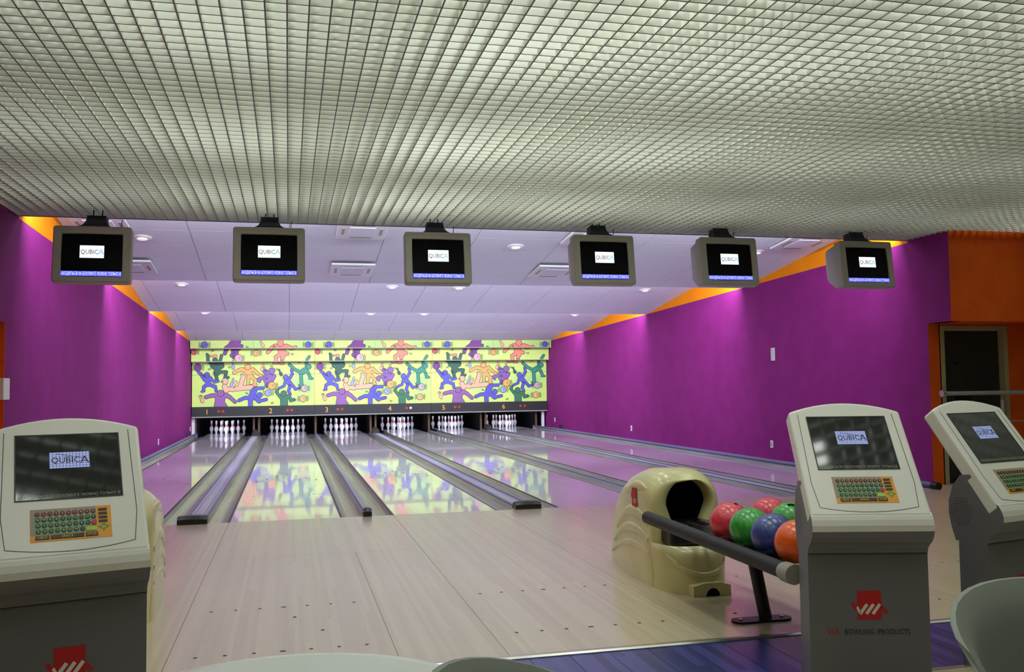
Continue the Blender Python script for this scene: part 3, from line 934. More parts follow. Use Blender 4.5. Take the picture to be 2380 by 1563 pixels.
MLBL = ['leftmost grey monitor hanging beside the purple wall', 'second hanging grey monitor from the left', 'third hanging grey monitor from the left',
        'third hanging grey monitor from the right', 'second hanging grey monitor from the right', 'rightmost grey hanging monitor near the orange wall']
MPOS = [(-1.77, 2.555), (-0.158, 2.59), (1.52, 2.585), (3.32, 2.605), (4.785, 2.615), (6.525, 2.615)]
for k in range(6):
    x0, zc = MPOS[k]
    r = make_monitor(k, MLBL[k])
    r.location = (x0, 0.06, zc)
    r.rotation_euler = (radians(-7), 0, 0)
    # flared bracket up to the grid (own upright frame under the monitor)
    mt = empty('ceiling_bracket', (0, 0, 0), parent=r)
    mt.rotation_euler = (radians(7), 0, 0)
    mt.location = (0, 0.20, 0.27)
    bpy.data.objects.remove(mt)
    mb = MB()
    rings = []
    for z, w_, d_ in ((0.268, 0.20, 0.16), (0.280, 0.20, 0.16), (0.290, 0.145, 0.12), (0.32, 0.112, 0.10), (0.36, 0.092, 0.08), (0.41, 0.084, 0.07), (0.42, 0.088, 0.074)):
        yy = 0.20 + (z - 0.262) * 0.12
        rings.append([(-w_, yy - d_, z), (w_, yy - d_, z), (w_, yy + d_, z), (-w_, yy + d_, z)])
    mb.loft(rings, smooth=False).build('bracket', M_foam, r, bevel=0.006)
    mb = MB()
    for s in (-1, 1):
        mb.tube((s * 0.04, 0.215, 0.37), (s * 0.04, 0.225, 0.50), 0.006, 8)
    mb.tube((0.20, 0.25, 0.262), (0.215, 0.26, 0.42), 0.004, 6)
    mb.build('hanger_rods', M_cap, r)

# ------------------------------------------------------------------ ball returns
def make_return(name, loc, label):
    """cream ball lift hood, front towards -Y, origin on the floor at the hood's front centre"""
    root = empty(name, loc)
    tag(root, label, 'ball return', 'cream ball returns on the approach')
    # hood shell: rings along Y from the front (y=0) to the tail (y=0.95)
    def ring(y, hw, h, r, n=7, flare=0.0):
        pts = [(-hw, y, h * q_) for q_ in (0.0, 0.12, 0.24, 0.36, 0.48)]
        for t in range(n + 1):
            a = pi - (pi / 2) * t / n
            pts.append((-(hw - r) + r * cos(a), y, h - r + r * sin(a)))
        for t in range(n + 1):
            a = pi / 2 - (pi / 2) * t / n
            pts.append(((hw - r) + r * cos(a), y, h - r + r * sin(a)))
        pts += [(hw, y, h * q_) for q_ in (0.48, 0.36, 0.24, 0.12, 0.0)]
        return pts
    mb = MB()
    rings = [ring(0.0, 0.222, 0.655, 0.15), ring(0.03, 0.232, 0.688, 0.16), ring(0.10, 0.236, 0.712, 0.16), ring(0.28, 0.234, 0.712, 0.15), ring(0.45, 0.228, 0.672, 0.14),
             ring(0.60, 0.218, 0.60, 0.13), ring(0.72, 0.205, 0.50, 0.12), ring(0.82, 0.19, 0.37, 0.10), ring(0.88, 0.175, 0.20, 0.08)]
    mb.loft(rings, caps=False, closed=False)
    tail = rings[-1]
    mb.add(tail, [list(range(len(tail)))], 0)
    # front face with a round mouth
    front = rings[0] + [(0.222 - 0.444 * t / 10, 0.0, 0.0) for t in range(1, 10)]
    N_ = len(front)
    hc, hr = (0.025, 0.505), 0.158
    hole, hole2 = [], []
    for p in front:
        a = atan2(p[2] - hc[1], p[0] - hc[0])
        # mouth closes flat at the bottom
        hole.append((hc[0] + hr * cos(a), -0.004, hc[1] + max(hr * sin(a), -0.135)))
        hole2.append((hc[0] + hr * 0.93 * cos(a), 0.10, hc[1] + max(hr * 0.93 * sin(a), -0.13)))
    mid = [(p[0] * 0.55 + q[0] * 0.45, -0.012, p[2] * 0.55 + q[2] * 0.45) for p, q in zip(front, hole)]
    mb.loft([front, mid, hole, hole2], caps=False, closed=True)
    hood = mb.build('hood', M_cream, root, weld=True)
    # dark throat
    mb = MB()
    h3 = [(p[0], 0.099, p[2]) for p in hole2]
    h4 = [(p[0], 0.42, p[2]) for p in hole2]
    mb.loft([h3, h4], caps=False)
    mb.add(h4, [list(range(N_))])
    mb.build('throat', M_dark, root, recalc=False)
    # moulded ribs on both flanks
    for s in (-1, 1):
        for j, (za, zb, ya, yb, rr) in enumerate(((0.585, 0.615, 0.08, 0.52, 0.034), (0.385, 0.46, 0.05, 0.66, 0.030), (0.285, 0.345, 0.05, 0.74, 0.028), (0.20, 0.24, 0.05, 0.80, 0.020))):
            mb = MB()
            prev = []
            for t in range(9):
                q = t / 8
                y = ya + (yb - ya) * q
                hwid = 0.236 - 0.03 * max(0, (y - 0.2) / 0.6) ** 1.5 - (0.012 if za > 0.5 else 0)
                z = za + (zb - za) * (1 - (2 * q - 1) ** 2) - 0.10 * q * q
                r_ = rr * (0.35 + 0.65 * sin(pi * (0.08 + 0.84 * q)))
                prev.append([(s * (hwid - 0.006 + r_ * 0.7 * max(0, cos(a))), y, z + r_ * sin(a) * 1.3) for a in [2 * pi * u / 10 for u in range(10)]])
            mb.loft(prev).build('moulded_rib', M_cream, root)
    # red square emblem and lettering on the left flank
    mb = MB()
    X_ = -0.2405
    sq = lambda y, z: (X_, y, z)
    mb.add([sq(0.225, 0.465), sq(0.285, 0.472), sq(0.285, 0.575), sq(0.225, 0.58)], [(0, 1, 2, 3)], 0)
    mb.add([sq(0.297, 0.535), sq(0.285, 0.515), sq(0.285, 0.54), sq(0.293, 0.555)], [(0, 1, 2, 3)], 0)
    mb.add([sq(0.225, 0.52), sq(0.212, 0.49), sq(0.218, 0.482), sq(0.225, 0.495)], [(0, 1, 2, 3)], 0)
    for j in range(3):
        y = 0.27 - j * 0.014
        mb.add([(X_ - 0.0006, y, 0.495), (X_ - 0.0006, y - 0.006, 0.495), (X_ - 0.0006, y - 0.014, 0.522), (X_ - 0.0006, y - 0.008, 0.522)], [(0, 1, 2, 3)], 1)
    add_text(mb, 'VIA', 0.022, lambda x_, z_: (X_, 0.318 - x_, 0.437 + z_), 0)
    add_text(mb, 'BOWLING PRODUCTS', 0.022, lambda x_, z_: (X_, 0.215 - x_, 0.437 + z_ - 0.0), 2, width=0.145)
    mb.v = [(v[0], 0.26 + (v[1] - 0.255) * 1.35, 0.525 + (v[2] - 0.525) * 1.2) for v in mb.v]
    mb.build('emblem', [M_red, M_cream, M_ink], root, recalc=False)
    # ball lift machinery (black) between the hood and the base
    MB().box(-0.17, 0.18, -0.16, 0.10, 0.27, 0.40).build('lift_mechanism', M_cap, root, bevel=0.02)
    # lower front: base with a dished scoop and a cable notch
    def bring(z, y0, hw, p=2.4, yb=0.02, n=13):
        pts = []
        for t in range(n):
            a = pi * t / (n - 1)
            xx = -cos(a); yy = sin(a)
            sx = math.copysign(abs(xx) ** (2 / p), xx); sy = abs(yy) ** (2 / p)
            pts.append((sx * hw, yb + sy * (y0 - yb), z))
        return pts
    mb = MB()
    rings = [bring(0.0, -0.30, 0.222, 1.9), bring(0.06, -0.30, 0.222, 1.9), bring(0.11, -0.285, 0.224, 2.0), bring(0.16, -0.265, 0.226, 2.1), bring(0.22, -0.245, 0.228, 2.2), bring(0.275, -0.21, 0.228, 2.4)]
    mb.loft(rings, closed=False, caps=False)
    top = rings[-1]
    ins = [(p[0] * 0.82, p[1] * 0.78 - 0.0, 0.27) for p in top]
    dish = [(p[0] * 0.6, p[1] * 0.55, 0.225) for p in top]
    mb.loft([top, ins, dish], closed=False, caps=False)
    mb.add(dish, [list(range(len(dish)))])
    mb.build('base_skirt', M_cream, root, weld=True)
    # raised lip of the scoop
    mb = MB()
    rr_ = []
    for t in range(21):
        a = pi * (0.06 + 0.88 * t / 20)
        px_, pz_ = -0.205 * cos(a), 0.27 - 0.155 * sin(a)
        py_ = 0.02 - 0.285 * sin(a) ** 0.68 - 0.010
        rr_.append([(px_ + 0.012 * cos(b) * cos(a), py_ - 0.010 * cos(b), pz_ + 0.016 * sin(b)) for b in [2 * pi * u / 8 for u in range(8)]])
    mb.loft(rr_).build('scoop_rim', M_cream, root)
    # toe block with a half-round notch
    mb = MB()
    poly = [(-0.125, 0), (-0.045, 0)] + [(-0.0 - 0.045 * cos(pi * t / 10) , 0.048 * sin(pi * t / 10)) for t in range(1, 10)] + [(0.045, 0), (0.115, 0), (0.115, 0.06), (0.05, 0.078), (-0.05, 0.078), (-0.125, 0.062)]
    poly = [(p[0] + 0.02, p[1]) for p in poly]
    mb.prism(poly, 'y', -0.325, -0.2).build('toe_block', M_cream, root, bevel=0.004)
    MB().box(-0.03, 0.07, -0.318, -0.302, 0.0, 0.055).build('cable_notch', M_dark, root)
    return root


RX = 2.45
ret = make_return('ball_return', (RX, -3.79, 0), 'cream ball return hood in front of the number 4 lane')
ret2 = make_return('ball_return', (-0.93, -3.79, 0), 'cream ball return mostly hidden behind the left console')

# rack: two foam rails, inner track, post with a foot plate
rk = empty('ball_rack', (RX, -4.7, 0))
tag(rk, 'black ball rack with foam rails on one post', 'ball rack')
ZR = 0.42
for s in (-1, 1):
    MB().tube((s * 0.275, 0.86, ZR + 0.02), (s * 0.275, -0.74, ZR), 0.038, 18).build('foam_rail', M_foam, rk, bevel=0.006)
    mb = MB()
    rings = []
    for y, r in ((-0.74, 0.040), (-0.76, 0.045), (-0.83, 0.045)):
        rings.append([(s * 0.275 + r * cos(a), y, ZR - 0.002 + r * sin(a)) for a in [2 * pi * u / 16 for u in range(16)]])
    mb.loft(rings).build('rail_end', M_rackgrey, rk)
MB().prism([(-0.235, 0.395), (0.235, 0.395), (0.235, 0.408), (0.05, 0.413), (-0.05, 0.413), (-0.235, 0.408)], 'y', -0.72, 0.62).build('tray', M_cap, rk)
MB().tube((-0.25, -0.80, ZR), (0.25, -0.80, ZR), 0.04, 16).build('end_bar', M_rackgrey, rk)
for s in (-1, 1):
    MB().tube((s * 0.035, 0.80, 0.405), (s * 0.035, -0.72, 0.405), 0.012, 10).build('track_bar', M_blackmet, rk)
MB().box(-0.06, 0.03, -0.06, 0.10, 0.335, 0.396).build('clamp', M_cap, rk, bevel=0.004)
MB().tube((0.03, -0.01, 0.012), (-0.02, 0.02, 0.345), 0.034, 20).build('post', M_blackmet, rk)
fpoly = [(0.17 * cos(a) * (1 if abs(cos(a)) > 0.0 else 1), 0) for a in (0,)]
pts = [(0.12 + 0.05 * cos(radians(-90 + 18 * t)), 0.05 * sin(radians(-90 + 18 * t))) for t in range(11)] + [(-0.12 + 0.05 * cos(radians(90 + 18 * t)), 0.05 * sin(radians(90 + 18 * t))) for t in range(11)]
MB().prism([(p[0] + 0.01, p[1]) for p in pts], 'z', 0.0005, 0.012).build('foot_plate', M_blackmet, rk, bevel=0.003)
for s in (-1, 1):
    MB().tube((0.01 + s * 0.12, 0, 0.012), (0.01 + s * 0.12, 0, 0.018), 0.012, 10).build('bolt', M_steel, rk)

# bowling balls
def ball(x, y, z, col1, col2, label, axis, holes=None, rough=0.28):
    R_ = 0.108
    me = bpy.data.meshes.new('bowling_ball')
    bm = bmesh.new()
    bmesh.ops.create_uvsphere(bm, u_segments=40, v_segments=24, radius=R_)
    for f in bm.faces: f.smooth = True
    bm.to_mesh(me); bm.free()
    mm = mat('ball_' + label.split()[0] + label[-6:], rgb(*col1), rough, coat=0.4, coat_rough=0.15)
    noise_tint(mm, rgb(*col1), rgb(*col2), scale=(6, 6, 28), nscale=2.2, detail=5, lo=0.38, hi=0.66)
    me.materials.append(mm)
    o = bpy.data.objects.new('bowling_ball', me)
    COL.objects.link(o)
    o.location = (x, y, z)
    o.rotation_euler = axis
    tag(o, label, 'bowling ball', 'bowling balls on the rack')
    if holes:
        mb = MB()
        for hdir in holes:
            dd = Vector(hdir).normalized()
            dd = Matrix.Rotation(0, 3, 'X') @ dd
            inv = o.rotation_euler.to_matrix().inverted() @ dd
            mb.tube(inv * (R_ - 0.004), inv * (R_ + 0.0006), 0.011, 12)
        mb.build('finger_hole', M_dark, o)
    return o
BX1, BX2, BZ = 2.30, 2.595, 0.52
ball(BX1, -4.69, BZ, (196, 34, 52), (226, 58, 72), 'red swirled bowling ball nearest the cream hood, front row of the rack', (0.5, 0.3, 0), holes=[(0.2, -0.3, 1)])
ball(BX1, -4.912, BZ, (30, 138, 44), (62, 178, 66), 'green swirled bowling ball in the front row between red and blue', (1.1, 0.5, 0.3))
ball(BX1, -5.134, BZ, (40, 58, 128), (66, 88, 164), 'dark blue swirled bowling ball in the front row beside the orange one', (0.9, -0.4, 0.5))
ball(BX1, -5.358, BZ, (236, 88, 20), (246, 108, 34), 'orange bowling ball at the rack end, partly hidden by the console', (0.2, 0.4, 1.0))
ball(BX2, -4.57, BZ, (214, 44, 70), (236, 74, 92), 'red bowling ball in the back row of the rack', (0.6, 0.8, 0.4))
ball(BX2, -4.793, BZ, (34, 146, 48), (70, 188, 70), 'green bowling ball with a finger hole in the back row', (0.9, 0.9, 0.7), holes=[(-0.25, -0.35, 1.0), (-0.10, -0.42, 1.0)])
ball(BX2, -5.016, BZ, (44, 62, 132), (70, 92, 168), 'blue bowling ball in the back row, only a sliver showing', (0.3, -0.6, 0.2))

# ------------------------------------------------------------------ scoring consoles
AL = 0.65
SA, CA = sin(AL), cos(AL)
ZC = 0.9945
HB, HBB, HST, HSB = 0.243, 0.246, 0.165, -0.36
def fpt(u, s, d=0.0):
    """point on the sloping face: u right, s up the slope, d out of the face"""
    return (u, s * SA - d * CA, ZC + s * CA + d * SA)


def make_console():
    root = empty('score_console', (0, 0, 0))
    # sloping head slab with an arched top
    outline = [(-HBB, HSB), (HBB, HSB), (HB, HST)]
    for t in range(1, 12):
        q = t / 12
        outline.append((HB - 2 * HB * q, HST + 0.050 * (1 - (2 * q - 1) ** 2)))
    outline.append((-HB, HST))
    n = len(outline)
    mb = MB()
    front = [fpt(u, s) for u, s in outline]
    backp = [fpt(u, s, -0.068) for u, s in outline]
    mb.add(front + backp, [list(range(n)), [n + i for i in range(n)][::-1]] + [(i, (i + 1) % n, n + (i + 1) % n, n + i) for i in range(n)])
    mb.build('head_panel', M_kiosk, root, bevel=0.012, seg=3)
    # body: knuckle, bulged back and pedestal in one profile
    F = fpt(0, HSB + 0.012, 0.0)
    prof = [(F[1], F[2]), (-0.224, 0.694), (-0.232, 0.672), (-0.232, 0.648), (-0.222, 0.622), (-0.202, 0.600), (-0.176, 0.584), (-0.158, 0.566), (-0.150, 0.540), (-0.150, 0.0),
            (-0.012, 0.0), (-0.012, 0.46), (0.002, 0.54), (0.022, 0.60), (0.034, 0.66), (0.032, 0.72), (0.010, 0.785), (-0.03, 0.835), fpt(0, -0.17, -0.03)[1:], fpt(0, -0.30, -0.03)[1:]]
    wds = HBB - 0.001
    kn = MB().prism(prof[:8] + [(-0.152, 0.545), (-0.012, 0.545)] + prof[12:], 'x', -wds, wds)
    for fi in [0, 1] + list(range(2 + 3, 2 + 10)):      # flanks and underside painted darker to stand in for shade
        kn.mi[fi] = 1
    kn.build('knuckle', [M_kiosk, M_kshade], root, bevel=0.01, seg=3)
    MB().prism([(-0.150, 0.0), (-0.012, 0.0), (-0.012, 0.546), (-0.150, 0.546)], 'x', -wds, wds).build('pedestal', M_kshade, root, bevel=0.008, seg=2)
    # seam line round the removable panel
    path = [(-0.205, 0.150), (-0.213, -0.20), (-0.200, -0.318)]
    path += [(-0.200 + 0.40 * t / 12, -0.318 - 0.022 * (1 - (2 * t / 12 - 1) ** 2)) for t in range(1, 12)]
    path += [(0.200, -0.318), (0.213, -0.20), (0.205, 0.150)]
    mb = MB()
    for a, b in zip(path[:-1], path[1:]):
        dx, ds = b[0] - a[0], b[1] - a[1]
        L_ = sqrt(dx * dx + ds * ds)
        nx, ns = -ds / L_ * 0.0012, dx / L_ * 0.0012
        mb.add([fpt(a[0] + nx, a[1] + ns, 0.0006), fpt(b[0] + nx, b[1] + ns, 0.0006), fpt(b[0] - nx, b[1] - ns, 0.0006), fpt(a[0] - nx, a[1] - ns, 0.0006)], [(0, 1, 2, 3)])
    mb.build('seam_line', M_plate, root, recalc=False)
    # screen
    sw, s0, s1 = 0.168, -0.1335, 0.1335
    def plate(u0, u1, a, b, d0, d1):
        v = [fpt(u0, a, d0), fpt(u1, a, d0), fpt(u1, b, d0), fpt(u0, b, d0), fpt(u0, a, d1), fpt(u1, a, d1), fpt(u1, b, d1), fpt(u0, b, d1)]
        return v, [(0, 3, 2, 1), (4, 5, 6, 7), (0, 1, 5, 4), (1, 2, 6, 5), (2, 3, 7, 6), (3, 0, 4, 7)]
    scr = MB().add(*plate(-sw, sw, s0, s1, -0.01, 0.0012)).build('screen', M_kscr, root)
    fr = MB()
    for (u0, u1, a, b) in ((-sw - 0.004, -sw, s0, s1), (sw, sw + 0.004, s0, s1), (-sw - 0.004, sw + 0.004, s1, s1 + 0.004), (-sw - 0.004, sw + 0.004, s0 - 0.004, s0)):
        fr.add(*plate(u0, u1, a, b, 0.0, 0.0022))
    fr.build('screen_border', M_plate, root)
    MB().add(*plate(-0.062, 0.068, -0.010, 0.058, 0.0013, 0.0018)).build('logo_field', M_klogo, scr)
    mb = MB()
    for i in range(13):
        u = -0.062 + 0.13 * i / 12
        mb.add([fpt(u - 0.0007, -0.010, 0.0022), fpt(u + 0.0007, -0.010, 0.0022), fpt(u + 0.0007, 0.058, 0.0022), fpt(u - 0.0007, 0.058, 0.0022)], [(0, 1, 2, 3)])
    for i in range(8):
        s = -0.010 + 0.068 * i / 7
        mb.add([fpt(-0.062, s - 0.0007, 0.0022), fpt(0.068, s - 0.0007, 0.0022), fpt(0.068, s + 0.0007, 0.0022), fpt(-0.062, s + 0.0007, 0.0022)], [(0, 1, 2, 3)])
    mb.build('logo_grid', M_kline, scr, recalc=False)
    mb = MB()
    add_text(mb, 'QUBIC', 0.036, lambda x_, z_: fpt(x_ - 0.010, 0.012 + z_, 0.0026), 0, width=0.092)
    add_text(mb, 'A', 0.046, lambda x_, z_: fpt(x_ + 0.052, 0.008 + z_, 0.0026))
    mb.add([fpt(-0.04, 0.052, 0.0025), fpt(-0.04, 0.050, 0.0025), fpt(0.06, 0.028, 0.0025), fpt(0.06, 0.030, 0.0025)], [(0, 1, 2, 3)])
    mb.build('logo_lettering', M_ink, scr, recalc=False)
    mb = MB()
    add_text(mb, 'НАХОДИТЬСЯ НА БОУЛИНГЕ МОЖНО ТОЛЬКО В', 0.016, lambda x_, z_: fpt(x_, -0.129 + z_, 0.002), 0, width=0.325)
    mb.build('ticker_lettering', M_ktick, scr, recalc=False)
    # keyboard
    k0, k1, q0, q1 = -0.1255, 0.1275, -0.298, -0.173
    kb = MB().add(*plate(k0, k1, q0, q1, -0.004, 0.0012)).build('keyboard', M_korange, root)
    MB().add(*plate(k0 + 0.002, k0 + 0.205, q0 + 0.026, q1 - 0.001, 0.001, 0.0018)).build('key_field', M_kgrey, kb)
    rowsk = ['1234567890', 'QWERTYUIOP', 'ASDFGHJKL', 'ZXCVBNM/']
    for ri, rw in enumerate(rowsk):
        for ci, ch in enumerate(rw):
            u = k0 + 0.022 + 0.0193 * ci + 0.001 * ri
            s = q1 - 0.020 - 0.0222 * ri
            mb = MB()
            n = 12
            def disc(r, d, mi, el=1.0):
                mb.add([fpt(u + r * cos(2 * pi * t / n), s + r * el * sin(2 * pi * t / n), d) for t in range(n)], [list(range(n))], mi)
            v1 = [fpt(u + 0.0078 * cos(2 * pi * t / n), s + 0.0084 * sin(2 * pi * t / n), 0.0016) for t in range(n)]
            v2 = [fpt(u + 0.0070 * cos(2 * pi * t / n), s + 0.0076 * sin(2 * pi * t / n), 0.0040) for t in range(n)]
            mb.loft([v1, v2], mi=1, caps=False)
            disc(0.0099, 0.0022, 0 if ri else 2, 1.06)
            mb.add(v2, [list(range(n))], 1)
            add_text(mb, ch, 0.0105, lambda x_, z_: fpt(u + x_, s - 0.0037 + z_, 0.0044), 3)
            mb.build('key', [M_kgreen, M_kkey, M_kring, M_kwht], kb, recalc=False)
    MB().loft([[fpt(k0 + 0.022 + 0.0193 * 9 + 0.002 + 0.0085 * cos(t * pi / 6), q1 - 0.020 - 0.0222 * 2 + 0.009 * sin(t * pi / 6), d) for t in range(12)] for d in (0.0016, 0.005)]).build('key', M_kred, kb)
    MB().add(*plate(k0 + 0.172, k0 + 0.204, q1 - 0.096, q1 - 0.080, 0.0016, 0.0035)).build('special_key', M_kyel, kb)
    for (ua, ub, txt) in ((0.016, 0.058, 'HELP'), (0.062, 0.165, 'SPACE'), (0.170, 0.208, 'STOP')):
        b_ = MB().add(*plate(k0 + ua, k0 + ub, q0 + 0.008, q0 + 0.022, 0.001, 0.0035))
        add_text(b_, txt, 0.0125, lambda x_, z_: fpt(k0 + (ua + ub) / 2 + x_, q0 + 0.0105 + z_, 0.0038), 1)
        b_.build('bar_key', [M_kkey, M_kyel], kb, recalc=False)
    for j in range(4):
        MB().add(*plate(k0 + 0.212, k0 + 0.240, q1 - 0.020 - 0.0155 * j, q1 - 0.011 - 0.0155 * j, 0.001, 0.0032)).build('side_key', M_kkey, kb)
    for a in range(4):
        an = a * pi / 2
        pts = [(0.020, 0.0), (0.007, 0.0065), (0.005, 0.0), (0.007, -0.0065)]
        v = [fpt(k0 + 0.228 + p[0] * cos(an) - p[1] * sin(an), q0 + 0.042 + p[0] * sin(an) + p[1] * cos(an), 0.0022) for p in pts]
        MB().add(v, [(0, 1, 2, 3)]).build('arrow_key', M_kgreen, kb, recalc=False)
    # emblem on the pedestal front
    Y_ = -0.1512
    mb = MB()
    E0 = 0.335
    P = lambda x_, z_, d=0.0: (x_, Y_ - d, E0 + z_)
    def quad(pts_, mi, d=0.0): mb.add([P(p[0], p[1], d) for p in pts_], [list(range(len(pts_)))], mi)
    quad([(-0.049, -0.058), (0.049, -0.058), (0.049, 0.058), (-0.049, 0.058)], 0)
    quad([(-0.076, 0.004), (-0.066, 0.014), (-0.046, -0.010), (-0.046, -0.034)], 0)
    quad([(0.076, -0.028), (0.066, -0.036), (0.040, -0.008), (0.040, 0.014)], 0)
    for j in range(3):
        x_ = -0.040 + 0.026 * j
        quad([(x_ - 0.004, -0.032), (x_ + 0.006, -0.040), (x_ + 0.036, 0.000), (x_ + 0.026, 0.008)], 1, 0.0006)
    quad([(-0.054, -0.010), (-0.046, -0.004), (-0.034, -0.030), (-0.044, -0.036)], 1, 0.0006)
    mb.build('emblem', [M_red, M_kiosk], root, recalc=False)
    mb = MB()
    add_text(mb, 'VIA', 0.036, lambda x_, z_: (x_ - 0.150, Y_, 0.216 + z_), 0, width=0.052)
    add_text(mb, 'BOWLING  PRODUCTS', 0.031, lambda x_, z_: (x_ + 0.030, Y_, 0.216 + z_), 1, width=0.265)
    mb.build('lettering', [M_red, M_ink], root, recalc=False)
    # speaker perforations on both flanks
    for s in (-1, 1):
        mb = MB()
        for a in range(9):
            for b in range(11):
                y_, z_ = -0.075 + 0.0115 * a, 0.615 + 0.0115 * b
                if ((a - 4) / 4.6) ** 2 + ((b - 5) / 5.6) ** 2 > 1: continue
                pts = [(s * (wds + 0.0006), y_ + 0.0026 * cos(2 * pi * t / 6), z_ + 0.0026 * sin(2 * pi * t / 6)) for t in range(6)]
                mb.add(pts, [list(range(6))])
        tag(mb.build('speaker_holes', M_plate, root, recalc=False), kind='stuff')
    return root


k1 = make_console()
k1.location = (-0.738, -5.595, 0); k1.rotation_euler = (0, 0, 0.276)
tag(k1, 'silver scoring console with keyboard at the far left', 'console', 'silver scoring consoles')
k2 = copy_tree(k1)
k2.location = (2.398, -5.651, 0); k2.rotation_euler = (0, 0, -0.277)
tag(k2, 'silver scoring console standing beside the ball rack', 'console', 'silver scoring consoles')
k3 = copy_tree(k1)
k3.location = (3.171, -5.562, 0); k3.rotation_euler = (0, 0, 0.237)
tag(k3, 'silver scoring console at the right edge, turned left side to view', 'console', 'silver scoring consoles')

# ------------------------------------------------------------------ railing by the door
rl = empty('railing', (7.68, 0.34, 0))
tag(rl, 'grey tubular handrail in front of the dark door', 'railing')
MB().tube((0.0, 0.0, 1.10), (2.85, 0.0, 1.10), 0.026, 16).build('handrail', M_rail, rl)
MB().tube((-0.012, 0.0, 1.10), (0.03, 0.0, 1.10), 0.042, 16).build('wall_flange', M_steel, rl, bevel=0.004)
for xx in (0.85, 2.2):
    MB().tube((xx, 0.0, 0.0), (xx, 0.0, 1.01), 0.024, 14).build('post', M_rail, rl)
    MB().tube((xx, 0.0, 1.01), (xx, 0.0, 1.08), 0.009, 10).build('post_pin', M_steel, rl)
for zz in (0.75, 0.42):
    MB().tube((0.85, 0.0, zz), (2.85, 0.0, zz), 0.009, 10).build('cross_rail', M_rail, rl)

# ------------------------------------------------------------------ wall fittings
def outlet(x, y, z, label, side, tall=0.12, wide=0.075, m_=M_white):
    root = empty('wall_outlet', (x, y, z))
    tag(root, label, 'wall outlet', 'white outlets low on the purple walls')
    s = 1 if side == 'l' else -1
    a, b = sorted((0.0005 * s, 0.014 * s))
    MB().box(a, b, -wide / 2, wide / 2, -tall / 2, tall / 2).build('plate', m_, root, bevel=0.003)
    a, b = sorted((0.0142 * s, 0.017 * s))
    MB().box(a, b, -wide * 0.22, wide * 0.22, -tall * 0.25, tall * 0.25).build('socket', M_kgrey, root)
outlet(XL, 10.95, 0.215, 'white outlet on the left purple wall beside the console', 'l')
outlet(XL, 17.2, 0.22, 'white outlet on the left purple wall next to the pins', 'l')
outlet(XR, 16.66, 0.269, 'white outlet on the right purple wall next to the pins', 'r')
outlet(XR, 10.49, 0.271, 'white outlet in the middle of the right purple wall', 'r')
outlet(XR, 4.25, 0.271, 'white outlet on the right purple wall nearest the console', 'r')
tg = tag(MB().box(XR - 0.012, XR - 0.0005, 4.08, 4.19, 1.615, 1.82).build('wall_plate', M_white, bevel=0.002), 'narrow white vertical plate halfway up the right purple wall', 'wall plate')
mb = MB()
for j in range(12):
    mb.box(XR - 0.0128, XR - 0.012, 4.10, 4.17, 1.635 + 0.0145 * j, 1.6395 + 0.0145 * j)
mb.build('print_lines', M_kgrey, tg)
for (x0, x1, y0, lab) in ((XL + 0.001, XL + 0.06, 16.5, 'small black sensor box low on the left wall'), (XR - 0.06, XR - 0.001, 15.95, 'small black sensor box low on the right wall')):
    r_ = tag(MB().box(x0, x1, y0 - 0.10, y0 + 0.10, 0.02, 0.15).build('sensor_box', M_foam, bevel=0.006), lab, 'sensor box', 'black sensor boxes low on the walls')
    xx = x1 if x0 < 0 else x0 - 0.004
    MB().box(xx, xx + 0.004, y0 - 0.05, y0 + 0.05, 0.05, 0.12).build('sensor_window', M_plate, r_)

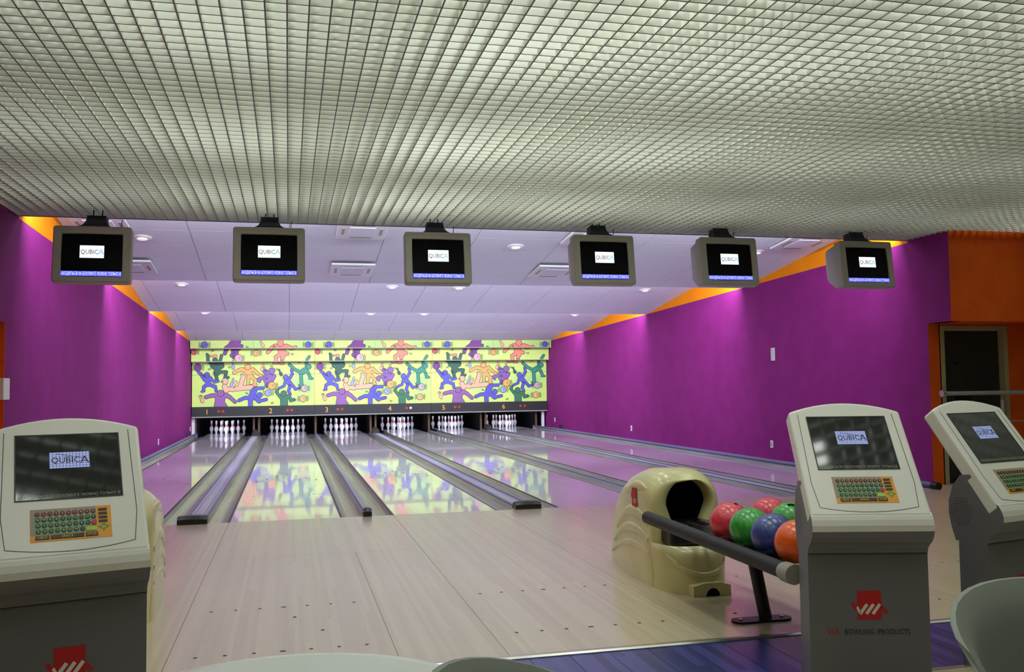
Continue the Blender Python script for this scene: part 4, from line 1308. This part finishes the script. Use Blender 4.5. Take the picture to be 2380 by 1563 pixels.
# ------------------------------------------------------------------ table and shell chairs in the foreground
TBX, TBY = 0.02, -7.52
tb = empty('round_table', (TBX, TBY, 0))
tag(tb, 'round pale grey table cut off by the lower edge', 'table')
MB().lathe([(0.345, 0.668), (0.370, 0.672), (0.377, 0.684), (0.370, 0.697), (0.345, 0.70), (0.001, 0.70)], 64).build('table_top', M_table, tb)
MB().lathe([(0.035, 0.03), (0.035, 0.66), (0.09, 0.667)], 24).build('column', M_chrome, tb)
MB().lathe([(0.24, 0.0), (0.24, 0.012), (0.05, 0.035), (0.035, 0.06)], 40).build('base', M_chrome, tb)


def make_chair(loc, rz, label, top=0.80):
    """plastic shell chair: backrest at +Y side of the seat is behind the sitter; sitter faces -Y"""
    root = empty('shell_chair', loc, rz)
    tag(root, label, 'chair', 'grey plastic shell chairs around the tables')
    # wrap-around shell: angle phi sweeps round the back, seat pan inside
    mb = MB()
    n, mS = 29, 13
    def P(i, j, off):
        ph = radians(-128 + 256 * i / (n - 1))          # 0 = straight back
        t = j / (mS - 1)
        topz = top - 0.155 * min(1.0, abs(ph) / 2.0) ** 2.2 - 0.10 * max(0, abs(ph) - 1.6)
        z = 0.42 + (topz - 0.42) * t
        rad = 0.215 + 0.055 * t ** 1.5 + off
        fl_ = 0.022 * max(0, (t - 0.88) / 0.12)
        return ((rad + fl_) * sin(ph) * 1.0, (rad + fl_) * cos(ph) * 0.92 + 0.03 * t, z)
    outer = [[P(i, j, 0.0) for i in range(n)] for j in range(mS)]
    inner = [[P(i, j, -0.012) for i in range(n)] for j in range(mS)]
    rings = [o_ + i_[::-1] for o_, i_ in zip(outer, inner)]
    mb.loft(rings)
    mb.build('shell_back', M_chair, root, bevel=0.004)
    MB().lathe([(0.02, 0.415), (0.19, 0.415), (0.222, 0.43), (0.218, 0.45), (0.17, 0.443), (0.001, 0.435)], 40).build('seat', M_chair, root)
    for a in (45, 135, 225, 315):
        ca, sa = cos(radians(a)), sin(radians(a))
        MB().tube((0.12 * ca, 0.12 * sa, 0.416), (0.24 * ca, 0.24 * sa, 0.0), 0.012, 12).build('leg', M_chrome, root)
    return root


make_chair((1.63, -7.66, 0.0), radians(-14), 'grey plastic shell chair at the lower right corner')
make_chair((0.51, -7.92, 0.0), radians(85), 'grey plastic shell chair right of the round table', 0.84)
